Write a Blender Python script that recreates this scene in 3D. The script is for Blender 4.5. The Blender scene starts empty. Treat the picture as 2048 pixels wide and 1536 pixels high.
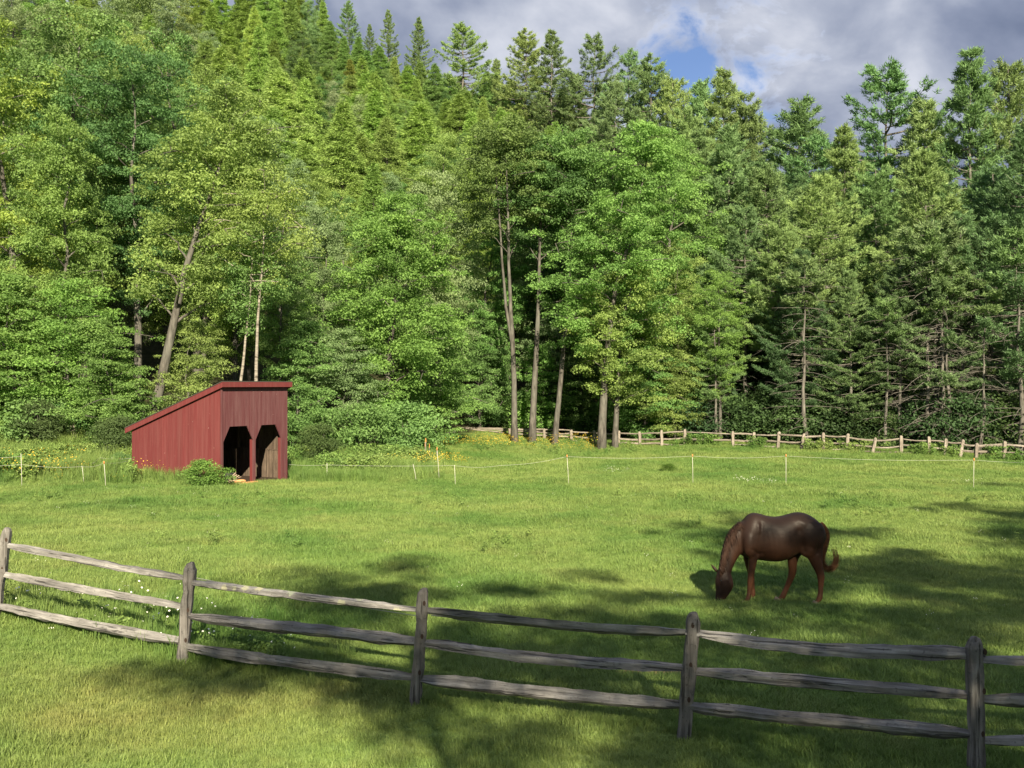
import bpy, bmesh, math
import numpy as np
from mathutils import Vector

# ------------------------------------------------------------------ camera, sky, sun, exposure
SC = bpy.context.scene
COL = SC.collection
F = 2000.0            # focal length in photo pixels (photo 2048 x 1536)
CX, CY = 1024.0, 770.0
CZ = 3.5              # camera height
cam = bpy.data.cameras.new('camera')
cam.sensor_width = 36.0
cam.lens = 36.0 * F / 2048.0
cam.shift_y = (CY - 768.0) / 2048.0
cam.clip_end = 4000.0
camo = bpy.data.objects.new('camera', cam)
camo.location = (0, 0, CZ)
camo.rotation_euler = (math.radians(90), 0, 0)
COL.objects.link(camo)
SC.camera = camo

SUN_EL = math.radians(29.0)
SUN_H = np.array([0.14, -0.99]); SUN_H = SUN_H / np.linalg.norm(SUN_H)   # horizontal direction towards the sun
sun = bpy.data.lights.new('sun', 'SUN')
sun.energy = 5.0
sun.angle = math.radians(0.5)
sun.color = (1.0, 0.87, 0.63)
suno = bpy.data.objects.new('sun', sun)
sd = Vector((SUN_H[0] * math.cos(SUN_EL), SUN_H[1] * math.cos(SUN_EL), math.sin(SUN_EL)))
suno.rotation_euler = sd.to_track_quat('Z', 'Y').to_euler()
suno.location = (10, -40, 40)
COL.objects.link(suno)

world = bpy.data.worlds.new('World')
SC.world = world
world.use_nodes = True


class NT:
    """small helper for building node trees"""
    def __init__(self, tree):
        self.t = tree
    def n(self, typ, **kw):
        nd = self.t.nodes.new(typ)
        for k, v in kw.items():
            if k == 'ins':
                for a, b in v.items():
                    if isinstance(b, bpy.types.NodeSocket):
                        self.t.links.new(b, nd.inputs[a])
                    else:
                        nd.inputs[a].default_value = b
            else:
                setattr(nd, k, v)
        return nd
    def math(self, op, a, b=0.0, clamp=False):
        nd = self.n('ShaderNodeMath', operation=op, use_clamp=clamp)
        for i, v in enumerate((a, b)):
            if isinstance(v, bpy.types.NodeSocket):
                self.t.links.new(v, nd.inputs[i])
            else:
                nd.inputs[i].default_value = v
        return nd.outputs[0]
    def ramp(self, fac, stops, interp='LINEAR'):
        nd = self.n('ShaderNodeValToRGB')
        cr = nd.color_ramp
        cr.interpolation = interp
        while len(cr.elements) < len(stops):
            cr.elements.new(0.5)
        for e, (p, c) in zip(cr.elements, stops):
            e.position = p
            e.color = (c[0], c[1], c[2], 1) if not isinstance(c, (int, float)) else (c, c, c, 1)
        self.t.links.new(fac, nd.inputs[0])
        return nd.outputs[0]
    def mix(self, fac, a, b, blend='MIX'):
        nd = self.n('ShaderNodeMix', data_type='RGBA', blend_type=blend)
        for i, v in ((0, fac), (6, a), (7, b)):
            if isinstance(v, bpy.types.NodeSocket):
                self.t.links.new(v, nd.inputs[i])
            elif i == 0:
                nd.inputs[i].default_value = v
            else:
                nd.inputs[i].default_value = (v[0], v[1], v[2], 1)
        return nd.outputs[2]
    def noise(self, vec, scale, detail=4.0, rough=0.55, dist=0.0):
        nd = self.n('ShaderNodeTexNoise', ins={'Scale': scale, 'Detail': detail, 'Roughness': rough, 'Distortion': dist})
        if vec is not None:
            self.t.links.new(vec, nd.inputs['Vector'])
        return nd.outputs[0]
    def link(self, a, b):
        self.t.links.new(a, b)


def build_world():
    t = world.node_tree
    t.nodes.clear()
    N = NT(t)
    out = N.n('ShaderNodeOutputWorld')
    bg = N.n('ShaderNodeBackground', ins={'Strength': 0.115})
    N.link(bg.outputs[0], out.inputs[0])
    sky = N.n('ShaderNodeTexSky', sky_type='NISHITA')
    sky.sun_disc = False
    sky.sun_elevation = SUN_EL
    sky.sun_rotation = math.atan2(SUN_H[0], SUN_H[1])
    sky.air_density = 1.0
    sky.dust_density = 0.0
    sky.ozone_density = 3.0
    tc = N.n('ShaderNodeTexCoord')
    sep = N.n('ShaderNodeSeparateXYZ')
    N.link(tc.outputs['Generated'], sep.inputs[0])
    z = N.math('ADD', N.math('MAXIMUM', sep.outputs[2], 0.0), 0.5)
    px = N.math('DIVIDE', sep.outputs[0], z)
    py = N.math('DIVIDE', sep.outputs[1], z)
    cmb = N.n('ShaderNodeCombineXYZ', ins={0: px, 1: py, 2: 5.5})
    P = cmb.outputs[0]
    n1 = N.noise(P, 2.6, 8.0, 0.55, 0.3)
    n2 = N.noise(P, 6.5, 6.0, 0.5, 0.25)
    n3 = N.noise(P, 11.0, 8.0, 0.60, 0.4)
    # a blue break in the overcast
    gd = Vector((0.205, 1.0, 0.318)).normalized()
    dot = N.n('ShaderNodeVectorMath', operation='DOT_PRODUCT', ins={1: gd})
    N.link(tc.outputs['Generated'], dot.inputs[0])
    ang = N.math('SUBTRACT', 1.0, dot.outputs['Value'])            # 0 at the break
    gap = N.math('SUBTRACT', 1.0, N.math('MULTIPLY', ang, 300.0))
    gap = N.math('ADD', gap, N.math('MULTIPLY', N.math('SUBTRACT', n3, 0.5), 5.5))
    gap = N.math('MULTIPLY', N.math('MULTIPLY', N.math('MAXIMUM', gap, 0.0), 0.9, True), 0.92)
    cov = N.ramp(n1, [(0.24, 0.0), (0.38, 1.0)])
    cov = N.math('MULTIPLY', cov, N.math('SUBTRACT', 1.0, gap))
    shade = N.math('ADD', N.math('MULTIPLY', n2, 0.65), N.math('MULTIPLY', n1, 0.45))
    edge = N.math('MULTIPLY', N.math('MULTIPLY', gap, N.math('SUBTRACT', 1.0, gap)), 1.6)
    cl = N.ramp(N.math('ADD', shade, N.math('MULTIPLY', edge, 0.2)), [(0.40, (0.62, 0.76, 1.15)), (0.50, (0.95, 1.10, 1.52)), (0.60, (1.60, 1.74, 2.12)), (0.72, (2.7, 2.78, 3.05))])
    blue = N.mix(1.0, sky.outputs[0], (0.36, 0.36, 0.42), 'MULTIPLY')
    col = N.mix(cov, blue, cl)
    N.link(col, bg.inputs[0])
build_world()

SC.view_settings.view_transform = 'Standard'
SC.view_settings.look = 'None'
SC.view_settings.gamma = 1.0
SC.view_settings.exposure = 1.38
SC.view_settings.use_curve_mapping = False
SC.render.engine = 'CYCLES'
SC.cycles.max_bounces = 6
SC.cycles.diffuse_bounces = 4
SC.cycles.transmission_bounces = 5
SC.cycles.glossy_bounces = 2
SC.cycles.use_denoising = True

# ------------------------------------------------------------------ helpers
UP = np.array([0.0, 0.0, 1.0])


def unit(v):
    return v / np.maximum(np.linalg.norm(v, axis=-1, keepdims=True), 1e-9)


class Geo:
    def __init__(self):
        self.V = []; self.Fq = []; self.Ft = []; self.A = []; self.n = 0
    def add(self, V, q=None, t=None, a=0.5):
        V = np.asarray(V, float).reshape(-1, 3)
        if q is not None and len(q):
            self.Fq.append(np.asarray(q, np.int64) + self.n)
        if t is not None and len(t):
            self.Ft.append(np.asarray(t, np.int64) + self.n)
        a = np.asarray(a, float)
        self.A.append(np.broadcast_to(a, (len(V),)) if a.ndim == 0 else a)
        self.V.append(V); self.n += len(V)
    def mesh(self, name, mat=None, smooth=False, attr=False):
        V = np.concatenate(self.V) if self.V else np.zeros((0, 3))
        q = np.concatenate(self.Fq) if self.Fq else np.zeros((0, 4), np.int64)
        t = np.concatenate(self.Ft) if self.Ft else np.zeros((0, 3), np.int64)
        me = bpy.data.meshes.new(name)
        me.vertices.add(len(V)); me.vertices.foreach_set('co', V.astype(np.float32).ravel())
        nl = q.size + t.size
        me.loops.add(nl)
        me.loops.foreach_set('vertex_index', np.concatenate([q.ravel(), t.ravel()]).astype(np.int32))
        me.polygons.add(len(q) + len(t))
        tot = np.concatenate([np.full(len(q), 4), np.full(len(t), 3)]).astype(np.int32)
        st = np.concatenate([[0], np.cumsum(tot)[:-1]]).astype(np.int32) if len(tot) else np.zeros(0, np.int32)
        me.polygons.foreach_set('loop_start', st)
        me.polygons.foreach_set('use_smooth', np.full(len(tot), bool(smooth)))
        me.update(calc_edges=True)
        if attr:
            at = me.attributes.new('var', 'FLOAT', 'POINT')
            at.data.foreach_set('value', np.concatenate(self.A).astype(np.float32))
        if mat:
            me.materials.append(mat)
        return me


def tube(g, path, rad, n=6, cap=True, flat=1.0, a=0.5):
    P = np.asarray(path, float); m = len(P)
    rad = np.broadcast_to(np.asarray(rad, float), (m,))
    T = np.gradient(P, axis=0); T = unit(T)
    ref = np.where(np.abs(T[:, 2:3]) > 0.9, np.array([[1.0, 0, 0]]), np.array([[0, 0, 1.0]]))
    if np.abs(T[0, 2]) > 0.7:
        ref = np.broadcast_to(np.array([[1.0, 0, 0]]), T.shape)
    else:
        ref = np.broadcast_to(np.array([[0.0, 0, 1.0]]), T.shape) if np.abs(T[:, 2]).max() < 0.95 else ref
    U = unit(np.cross(T, ref)); W = np.cross(U, T)
    an = np.linspace(0, 2 * math.pi, n, endpoint=False)
    V = P[:, None, :] + rad[:, None, None] * (np.cos(an)[None, :, None] * U[:, None, :] + flat * np.sin(an)[None, :, None] * W[:, None, :])
    V = V.reshape(-1, 3)
    i = np.arange(m - 1)[:, None] * n; j = np.arange(n)[None, :]
    q = np.stack([i + j, i + (j + 1) % n, i + n + (j + 1) % n, i + n + j], -1).reshape(-1, 4)
    t = None
    if cap:
        V = np.vstack([V, P[0], P[-1]]); c0 = m * n; c1 = c0 + 1; j = np.arange(n)
        t = np.vstack([np.stack([np.full(n, c0), (j + 1) % n, j], -1),
                       np.stack([np.full(n, c1), (m - 1) * n + j, (m - 1) * n + (j + 1) % n], -1)])
    g.add(V, q, t, a)


def box(g, x0, x1, y0, y1, z0, z1):
    V = [(x, y, z) for z in (z0, z1) for y in (y0, y1) for x in (x0, x1)]
    g.add(V, [(0, 2, 3, 1), (4, 5, 7, 6), (0, 1, 5, 4), (2, 6, 7, 3), (0, 4, 6, 2), (1, 3, 7, 5)])


def tag(o, label=None, cat=None, group=None, kind=None):
    if label: o['label'] = label
    if cat: o['category'] = cat
    if group: o['group'] = group
    if kind: o['kind'] = kind
    return o


def obj(name, me, parent=None, loc=None, color=None):
    o = bpy.data.objects.new(name, me)
    COL.objects.link(o)
    if parent is not None: o.parent = parent
    if loc is not None: o.location = loc
    if color is not None: o.color = (color[0], color[1], color[2], 1)
    return o


def empty(name, loc, rz=0.0):
    o = bpy.data.objects.new(name, None)
    o.empty_display_size = 0.2
    COL.objects.link(o)
    o.location = loc; o.rotation_euler = (0, 0, rz)
    return o


def px2x(px, d):
    return (px - CX) / F * d


def px2z(py, d):
    return CZ + (CY - py) / F * d

# ------------------------------------------------------------------ materials


def new_mat(name):
    m = bpy.data.materials.new(name); m.use_nodes = True
    t = m.node_tree; t.nodes.clear()
    N = NT(t)
    out = N.n('ShaderNodeOutputMaterial')
    return m, N, out


def principled(N, out, color, rough=0.8, spec=0.3, bump=None, bstr=0.4, bdist=0.02):
    p = N.n('ShaderNodeBsdfPrincipled')
    if isinstance(color, bpy.types.NodeSocket):
        N.link(color, p.inputs['Base Color'])
    else:
        p.inputs['Base Color'].default_value = (*color, 1)
    if isinstance(rough, bpy.types.NodeSocket):
        N.link(rough, p.inputs['Roughness'])
    else:
        p.inputs['Roughness'].default_value = rough
    p.inputs['Specular IOR Level'].default_value = spec
    if bump is not None:
        b = N.n('ShaderNodeBump', ins={'Strength': bstr, 'Distance': bdist})
        N.link(bump, b.inputs['Height']); N.link(b.outputs[0], p.inputs['Normal'])
    N.link(p.outputs[0], out.inputs[0])
    return p


def leaf_material(name, transl=0.45, spec=0.22):
    """foliage: the colour of the kind comes from the object, each spray varies around it"""
    m, N, out = new_mat(name)
    oi = N.n('ShaderNodeObjectInfo')
    at = N.n('ShaderNodeAttribute', attribute_name='var')
    v = at.outputs['Fac']
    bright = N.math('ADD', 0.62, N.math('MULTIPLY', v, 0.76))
    hsv = N.n('ShaderNodeHueSaturation', ins={'Color': oi.outputs['Color'], 'Saturation': 1.0})
    hue = N.math('ADD', 0.507, N.math('MULTIPLY', v, -0.018))
    hue = N.math('ADD', hue, N.math('MULTIPLY', N.math('SUBTRACT', oi.outputs['Random'], 0.5), 0.012))
    N.link(hue, hsv.inputs['Hue'])
    N.link(bright, hsv.inputs['Value'])
    c = hsv.outputs[0]
    d = N.n('ShaderNodeBsdfPrincipled', ins={'Roughness': 0.55, 'Specular IOR Level': spec})
    N.link(c, d.inputs['Base Color'])
    tr = N.n('ShaderNodeBsdfTranslucent')
    ct = N.mix(1.0, c, (1.1, 1.1, 0.7), 'MULTIPLY')
    N.link(ct, tr.inputs[0])
    ms = N.n('ShaderNodeMixShader', ins={0: transl})
    N.link(d.outputs[0], ms.inputs[1]); N.link(tr.outputs[0], ms.inputs[2])
    N.link(ms.outputs[0], out.inputs[0])
    return m


def bark_material(name, c0, c1, scale=6.0):
    m, N, out = new_mat(name)
    tc = N.n('ShaderNodeTexCoord')
    mp = N.n('ShaderNodeMapping', ins={'Scale': (1.0, 1.0, 0.22)})
    N.link(tc.outputs['Object'], mp.inputs[0])
    n = N.noise(mp.outputs[0], scale, 6, 0.65)
    n2 = N.noise(tc.outputs['Object'], 1.1, 3, 0.5)
    c = N.ramp(n, [(0.33, c0), (0.66, c1)])
    c = N.mix(N.math('MULTIPLY', N.ramp(n2, [(0.45, 0.0), (0.7, 1.0)]), 0.45), c, (0.16, 0.165, 0.145))
    principled(N, out, c, 0.9, 0.15, n, 0.8, 0.04)
    return m


def birch_material():
    m, N, out = new_mat('birch_bark')
    tc = N.n('ShaderNodeTexCoord')
    mp = N.n('ShaderNodeMapping', ins={'Scale': (1.0, 1.0, 3.0)})
    N.link(tc.outputs['Object'], mp.inputs[0])
    n = N.noise(mp.outputs[0], 3.0, 5, 0.65)
    c = N.ramp(n, [(0.36, (0.07, 0.06, 0.05)), (0.46, (0.20, 0.18, 0.155)), (0.7, (0.32, 0.295, 0.25))])
    principled(N, out, c, 0.8, 0.2)
    return m


def grass_color(N, pos, v=None):
    """turf colour by place: lush, yellow-green and dry patches"""
    n1 = N.noise(pos, 0.16, 4, 0.6)
    n2 = N.noise(pos, 0.75, 5, 0.65)
    n3 = N.noise(pos, 0.33, 3, 0.5, 0.4)
    c = N.mix(N.ramp(n1, [(0.36, 0.0), (0.62, 1.0)]), (0.125, 0.225, 0.052), (0.222, 0.300, 0.085))
    c = N.mix(N.math('MULTIPLY', N.ramp(n2, [(0.52, 0.0), (0.72, 1.0)]), 0.40), c, (0.26, 0.27, 0.095))
    c = N.mix(N.math('MULTIPLY', N.ramp(n3, [(0.30, 1.0), (0.46, 0.0)]), 0.5), c, (0.070, 0.165, 0.035))
    # the mown strip this side of the rail fence is drier on its left
    sep = N.n('ShaderNodeSeparateXYZ'); N.link(pos, sep.inputs[0])
    dx = N.math('MULTIPLY', N.math('ADD', sep.outputs[0], 3.4), 0.36)
    dy = N.math('MULTIPLY', N.math('ADD', sep.outputs[1], -10.2), 0.62)
    dd = N.math('ADD', N.math('MULTIPLY', dx, dx), N.math('MULTIPLY', dy, dy))
    dry = N.math('MULTIPLY', N.math('SUBTRACT', 1.0, dd), 1.0, True)
    dry = N.math('MULTIPLY', dry, N.ramp(n2, [(0.3, 0.35), (0.6, 1.0)]))
    c = N.mix(N.math('MULTIPLY', dry, 0.5), c, (0.34, 0.30, 0.11))
    return c


def grass_material(name, transl=0.3, gain=1.0, hue0=0.507):
    m, N, out = new_mat(name)
    geo = N.n('ShaderNodeNewGeometry')
    c = grass_color(N, geo.outputs['Position'])
    oi = N.n('ShaderNodeObjectInfo')
    at = N.n('ShaderNodeAttribute', attribute_name='var')
    k = N.math('ADD', 0.62, N.math('ADD', N.math('MULTIPLY', oi.outputs['Random'], 0.36), N.math('MULTIPLY', at.outputs['Fac'], 0.44)))
    k = N.math('MULTIPLY', k, gain)
    hsv = N.n('ShaderNodeHueSaturation', ins={'Color': c, 'Value': k})
    N.link(N.math('ADD', hue0, N.math('MULTIPLY', oi.outputs['Random'], -0.016)), hsv.inputs['Hue'])
    d = N.n('ShaderNodeBsdfPrincipled', ins={'Base Color': hsv.outputs[0], 'Roughness': 0.5, 'Specular IOR Level': 0.25})
    tr = N.n('ShaderNodeBsdfTranslucent', ins={0: hsv.outputs[0]})
    ms = N.n('ShaderNodeMixShader', ins={0: transl})
    N.link(d.outputs[0], ms.inputs[1]); N.link(tr.outputs[0], ms.inputs[2])
    N.link(ms.outputs[0], out.inputs[0])
    return m


def ground_material():
    m, N, out = new_mat('meadow_ground')
    geo = N.n('ShaderNodeNewGeometry')
    pos = geo.outputs['Position']
    g = grass_color(N, pos)
    fine = N.noise(pos, 9.0, 5, 0.7)
    hsv = N.n('ShaderNodeHueSaturation', ins={'Color': g, 'Value': 0.72})
    g = N.mix(N.ramp(fine, [(0.35, 0.0), (0.7, 1.0)]), hsv.outputs[0], g)
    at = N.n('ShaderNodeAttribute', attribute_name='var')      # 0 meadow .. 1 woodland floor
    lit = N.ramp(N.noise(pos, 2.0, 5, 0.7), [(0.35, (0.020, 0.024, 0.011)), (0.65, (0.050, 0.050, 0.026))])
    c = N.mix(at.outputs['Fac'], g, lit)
    # a worn scrape of red-brown soil by the near rails
    sep = N.n('ShaderNodeSeparateXYZ'); N.link(pos, sep.inputs[0])
    def spot(x, y, rx, ry):
        dx = N.math('DIVIDE', N.math('SUBTRACT', sep.outputs[0], x), rx)
        dy = N.math('DIVIDE', N.math('SUBTRACT', sep.outputs[1], y), ry)
        return N.math('SUBTRACT', 1.0, N.math('ADD', N.math('MULTIPLY', dx, dx), N.math('MULTIPLY', dy, dy)))
    s = spot(1.72, 11.95, 0.62, 0.22)
    for a in ((-13.5, 21.0, 0.7, 0.45), (-11.3, 21.3, 0.45, 0.4), (-10.2, 34.4, 1.0, 0.5)):
        s = N.math('MAXIMUM', s, spot(*a))
    s = N.math('ADD', s, N.math('MULTIPLY', N.math('SUBTRACT', N.noise(pos, 5.0, 4, 0.6), 0.5), 1.6))
    s = N.math('MULTIPLY', s, 1.6, True)
    c = N.mix(s, c, (0.40, 0.22, 0.12))
    principled(N, out, c, 0.95, 0.1, fine, 0.6, 0.05)
    return m


def wood_material(name, c0, c1, c2, lichen=0.0, scale=1.0, axis='x'):
    m, N, out = new_mat(name)
    tc = N.n('ShaderNodeTexCoord')
    oi = N.n('ShaderNodeObjectInfo')
    off = N.n('ShaderNodeVectorMath', operation='ADD')
    N.link(tc.outputs['Object'], off.inputs[0])
    cmb = N.n('ShaderNodeCombineXYZ', ins={0: N.math('MULTIPLY', oi.outputs['Random'], 37.0), 1: 0.0, 2: 0.0})
    N.link(cmb.outputs[0], off.inputs[1])
    mp = N.n('ShaderNodeMapping', ins={'Scale': (1.6 * scale, 22 * scale, 22 * scale) if axis == 'x' else (22 * scale, 22 * scale, 1.6 * scale)})
    N.link(off.outputs[0], mp.inputs[0])
    n = N.noise(mp.outputs[0], 1.0, 6, 0.65, 0.3)
    n2 = N.noise(off.outputs[0], 3.0 * scale, 4, 0.6)
    n3 = N.noise(off.outputs[0], 26.0 * scale, 3, 0.6)
    c = N.ramp(n, [(0.30, c0), (0.5, c1), (0.72, c2)])
    c = N.mix(N.math('MULTIPLY', N.ramp(n2, [(0.42, 0.0), (0.66, 1.0)]), 0.55), c, tuple(0.55 * k for k in c1))
    c = N.mix(N.math('MULTIPLY', N.ramp(n3, [(0.60, 0.0), (0.72, 1.0)]), 0.5), c, tuple(0.4 * k for k in c0))
    if lichen:
        vo = N.n('ShaderNodeTexVoronoi', feature='F1', ins={'Scale': 6.0, 'Randomness': 1.0})
        N.link(off.outputs[0], vo.inputs['Vector'])
        keep = N.n('ShaderNodeSeparateColor'); N.link(vo.outputs['Color'], keep.inputs[0])
        dd = N.math('ADD', vo.outputs['Distance'], N.math('MULTIPLY', N.math('SUBTRACT', n3, 0.5), 0.6))
        sp = N.math('MULTIPLY', N.ramp(dd, [(0.28, 1.0), (0.36, 0.0)]), N.math('GREATER_THAN', keep.outputs[0], 1 - lichen))
        tone = N.mix(keep.outputs[1], (0.27, 0.30, 0.23), (0.37, 0.36, 0.24))
        c = N.mix(N.math('MULTIPLY', sp, 0.85), c, tone)
    mc = N.n('ShaderNodeMapping', ins={'Scale': (0.9 * scale, 46 * scale, 46 * scale) if axis == 'x' else (46 * scale, 46 * scale, 0.9 * scale)})
    N.link(off.outputs[0], mc.inputs[0])
    crk = N.noise(mc.outputs[0], 1.0, 3, 0.5)
    crack = N.ramp(crk, [(0.60, 0.0), (0.66, 1.0)])
    c = N.mix(N.math('MULTIPLY', crack, 0.75), c, tuple(0.35 * k for k in c0))
    hgt = N.math('SUBTRACT', n, N.math('MULTIPLY', crack, 0.8))
    principled(N, out, c, 0.88, 0.2, hgt, 0.9, 0.015)
    return m


def red_board_material(name, base, worn, amt):
    m, N, out = new_mat(name)
    tc = N.n('ShaderNodeTexCoord'); oi = N.n('ShaderNodeObjectInfo')
    off = N.n('ShaderNodeVectorMath', operation='ADD')
    N.link(tc.outputs['Object'], off.inputs[0])
    cmb = N.n('ShaderNodeCombineXYZ', ins={0: N.math('MULTIPLY', oi.outputs['Random'], 11.0), 1: N.math('MULTIPLY', oi.outputs['Random'], 23.0), 2: 0.0})
    N.link(cmb.outputs[0], off.inputs[1])
    mp = N.n('ShaderNodeMapping', ins={'Scale': (24, 24, 1.4)})
    N.link(off.outputs[0], mp.inputs[0])
    n = N.noise(mp.outputs[0], 1.0, 6, 0.65)
    n2 = N.noise(mp.outputs[0], 0.35, 5, 0.7)
    spk = N.noise(off.outputs[0], 9.0, 3, 0.5)
    c = N.mix(N.ramp(n, [(0.35, 0.0), (0.7, 1.0)]), tuple(0.86 * k for k in base), tuple(1.1 * k for k in base))
    c = N.mix(N.math('MULTIPLY', N.ramp(n2, [(0.40, 0.0), (0.70, 1.0)]), amt), c, worn)
    c = N.mix(N.math('MULTIPLY', N.ramp(spk, [(0.73, 0.0), (0.76, 1.0)]), 0.55), c, (0.48, 0.36, 0.32))
    hsv = N.n('ShaderNodeHueSaturation', ins={'Color': c})
    N.link(N.math('ADD', 0.93, N.math('MULTIPLY', oi.outputs['Random'], 0.14)), hsv.inputs['Value'])
    principled(N, out, hsv.outputs[0], 0.7, 0.3, n, 0.35, 0.008)
    return m


def plain_material(name, c, rough=0.7, spec=0.3, var=0.25, scale=8.0):
    m, N, out = new_mat(name)
    tc = N.n('ShaderNodeTexCoord')
    n = N.noise(tc.outputs['Object'], scale, 5, 0.6)
    cc = N.mix(n, tuple(k * (1 - var) for k in c), tuple(min(1, k * (1 + var)) for k in c))
    principled(N, out, cc, rough, spec)
    return m


def horse_material():
    m, N, out = new_mat('horse_coat')
    tc = N.n('ShaderNodeTexCoord')
    sep = N.n('ShaderNodeSeparateXYZ'); N.link(tc.outputs['Object'], sep.inputs[0])
    n = N.noise(tc.outputs['Object'], 3.5, 5, 0.6)
    fn = N.noise(tc.outputs['Object'], 70.0, 3, 0.6)
    z = N.math('ADD', sep.outputs[2], N.math('MULTIPLY', N.math('SUBTRACT', n, 0.5), 0.35))
    c = N.ramp(N.math('DIVIDE', z, 1.6), [(0.08, (0.098, 0.041, 0.021)), (0.26, (0.088, 0.034, 0.016)), (0.42, (0.060, 0.024, 0.012)), (0.56, (0.033, 0.0150, 0.009)), (0.75, (0.0185, 0.0105, 0.008)), (0.95, (0.015, 0.0095, 0.008))])  # liver coat with redder legs; upper body also darkened in place of shade
    # the face is darker
    hx = N.ramp(N.math('ADD', N.math('MULTIPLY', sep.outputs[0], 1.0), 1.0), [(0.24, 1.0), (0.34, 0.0)])
    c = N.mix(N.math('MULTIPLY', hx, 0.85), c, (0.012, 0.008, 0.007))
    c = N.mix(N.math('MULTIPLY', fn, 0.3), c, (0.04, 0.02, 0.012))
    p = principled(N, out, c, N.math('ADD', 0.36, N.math('MULTIPLY', fn, 0.3)), 0.2, fn, 0.35, 0.003)
    p.inputs['Sheen Weight'].default_value = 0.0
    return m


M = {}
M['leaf'] = leaf_material('leaf')
M['needle'] = leaf_material('needle', 0.22, 0.2)
M['bark'] = bark_material('grey_bark', (0.034, 0.031, 0.028), (0.140, 0.131, 0.118))
M['pine_bark'] = bark_material('pine_bark', (0.045, 0.041, 0.037), (0.185, 0.172, 0.157), 5.0)
M['birch'] = birch_material()
M['grass'] = grass_material('grass_blade')
M['weed'] = grass_material('weed_leaf', 0.35, 1.0, 0.515)
M['ground'] = ground_material()
M['fence'] = wood_material('weathered_rail', (0.070, 0.067, 0.066), (0.200, 0.193, 0.190), (0.36, 0.353, 0.347))
M['lichen'] = wood_material('lichened_rail', (0.070, 0.067, 0.066), (0.200, 0.193, 0.190), (0.36, 0.353, 0.347), 0.45)
M['post'] = wood_material('weathered_post', (0.060, 0.055, 0.052), (0.155, 0.146, 0.140), (0.28, 0.27, 0.262), 0.0, 1.0, 'z')
M['far_fence'] = wood_material('far_rail', (0.11, 0.092, 0.078), (0.24, 0.21, 0.18), (0.35, 0.32, 0.285), 0.0, 0.6)
M['far_post'] = wood_material('far_post', (0.11, 0.092, 0.078), (0.24, 0.21, 0.18), (0.35, 0.32, 0.285), 0.0, 0.6, 'z')
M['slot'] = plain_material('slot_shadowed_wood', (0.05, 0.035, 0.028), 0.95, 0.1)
M['red'] = red_board_material('red_board', (0.120, 0.0235, 0.0255), (0.155, 0.055, 0.053), 0.6)
M['red_front'] = red_board_material('worn_red_board', (0.098, 0.031, 0.036), (0.150, 0.078, 0.082), 0.7)
M['trim'] = red_board_material('red_trim', (0.128, 0.025, 0.027), (0.165, 0.060, 0.056), 0.4)
M['roofing'] = plain_material('dark_roofing', (0.055, 0.05, 0.045), 0.9, 0.2)
M['barn_wood'] = wood_material('dark_barn_wood', (0.045, 0.034, 0.026), (0.115, 0.086, 0.066), (0.19, 0.150, 0.120), 0.0, 0.8, 'z')
M['horse'] = horse_material()
M['hair'] = plain_material('mane_hair', (0.036, 0.0185, 0.0125), 0.6, 0.2, 0.6, 22)
M['tail_hair'] = plain_material('tail_hair', (0.20, 0.096, 0.047), 0.6, 0.2, 0.6, 24)
M['hoof'] = plain_material('hoof_horn', (0.22, 0.17, 0.13), 0.6, 0.3)
M['eye'] = plain_material('eye_black', (0.01, 0.008, 0.007), 0.15, 0.6)
M['white_pole'] = plain_material('white_plastic', (0.52, 0.51, 0.46), 0.6, 0.3, 0.25, 3.0)
M['tape'] = plain_material('white_tape', (0.40, 0.41, 0.36), 0.8, 0.2, 0.35, 1.5)
M['orange'] = plain_material('orange_insulator', (0.45, 0.20, 0.06), 0.5, 0.4, 0.15)
M['rubber'] = plain_material('black_rubber', (0.02, 0.02, 0.021), 0.6, 0.3)
M['fresh_wood'] = plain_material('split_wood', (0.52, 0.27, 0.12), 0.8, 0.2, 0.35)
M['straw'] = plain_material('dry_stalk', (0.55, 0.44, 0.33), 0.9, 0.1, 0.3)

# ------------------------------------------------------------------ measured places (photo pixels + distance)
NEAR_POSTS = [  # top x,y  bottom x,y  distance
    (-350, 985, -375, 1150, 14.5),
    (17, 1055, -9, 1238, 13.1), (383, 1124, 367, 1328, 11.8), (848, 1176, 832, 1408, 10.43),
    (1381, 1224, 1368, 1478, 9.49), (1962, 1273, 1954, 1545, 8.86), (2640, 1322, 2632, 1630, 8.15)]
FAR_POSTS = [  # x top, y top, x bottom, y bottom, distance
    (1143, 860, 1143, 887, 66), (1189, 860, 1189, 890, 65), (1237, 861, 1237, 892, 64), (1280, 863, 1280, 893, 63.2), (1323, 860, 1323, 893, 62.5), (1370, 858, 1370, 891, 62),
    (1465, 862, 1465, 893, 60.5), (1509, 864, 1508, 897, 60), (1556, 863, 1555, 900, 59.2), (1607, 867, 1601, 904, 58.4),
    (1647, 865, 1647, 902, 57.8), (1696, 867, 1695, 902, 57.2), (1752, 875, 1745, 909, 56.5), (1803, 871, 1802, 908, 56),
    (1859, 873, 1859, 911, 55.3), (1891, 877, 1890, 911, 55), (1925, 879, 1919, 917, 54.7), (1954, 886, 1953, 923, 54.3), (2011, 882, 2009, 922, 53.8), (2072, 888, 2071, 927, 53)]
POLES = [  # white fence poles: x top, y top, x bottom, y bottom, distance
    (42, 907, 44, 976, 33.6), (164, 932, 169, 968, 34.6), (208, 925, 212, 974, 33.8), (224, 914, 227, 940, 38.5),
    (654, 926, 654, 965, 36.8), (826, 928, 834, 962, 37.2), (874, 898, 879, 960, 38.0), (909, 930, 911, 974, 36.3),
    (1134, 912, 1138, 971, 36.2), (1385, 911, 1386, 969, 36.4), (1572, 911, 1572, 972, 36.0), (1948, 919, 1947, 979, 35.5)]

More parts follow.
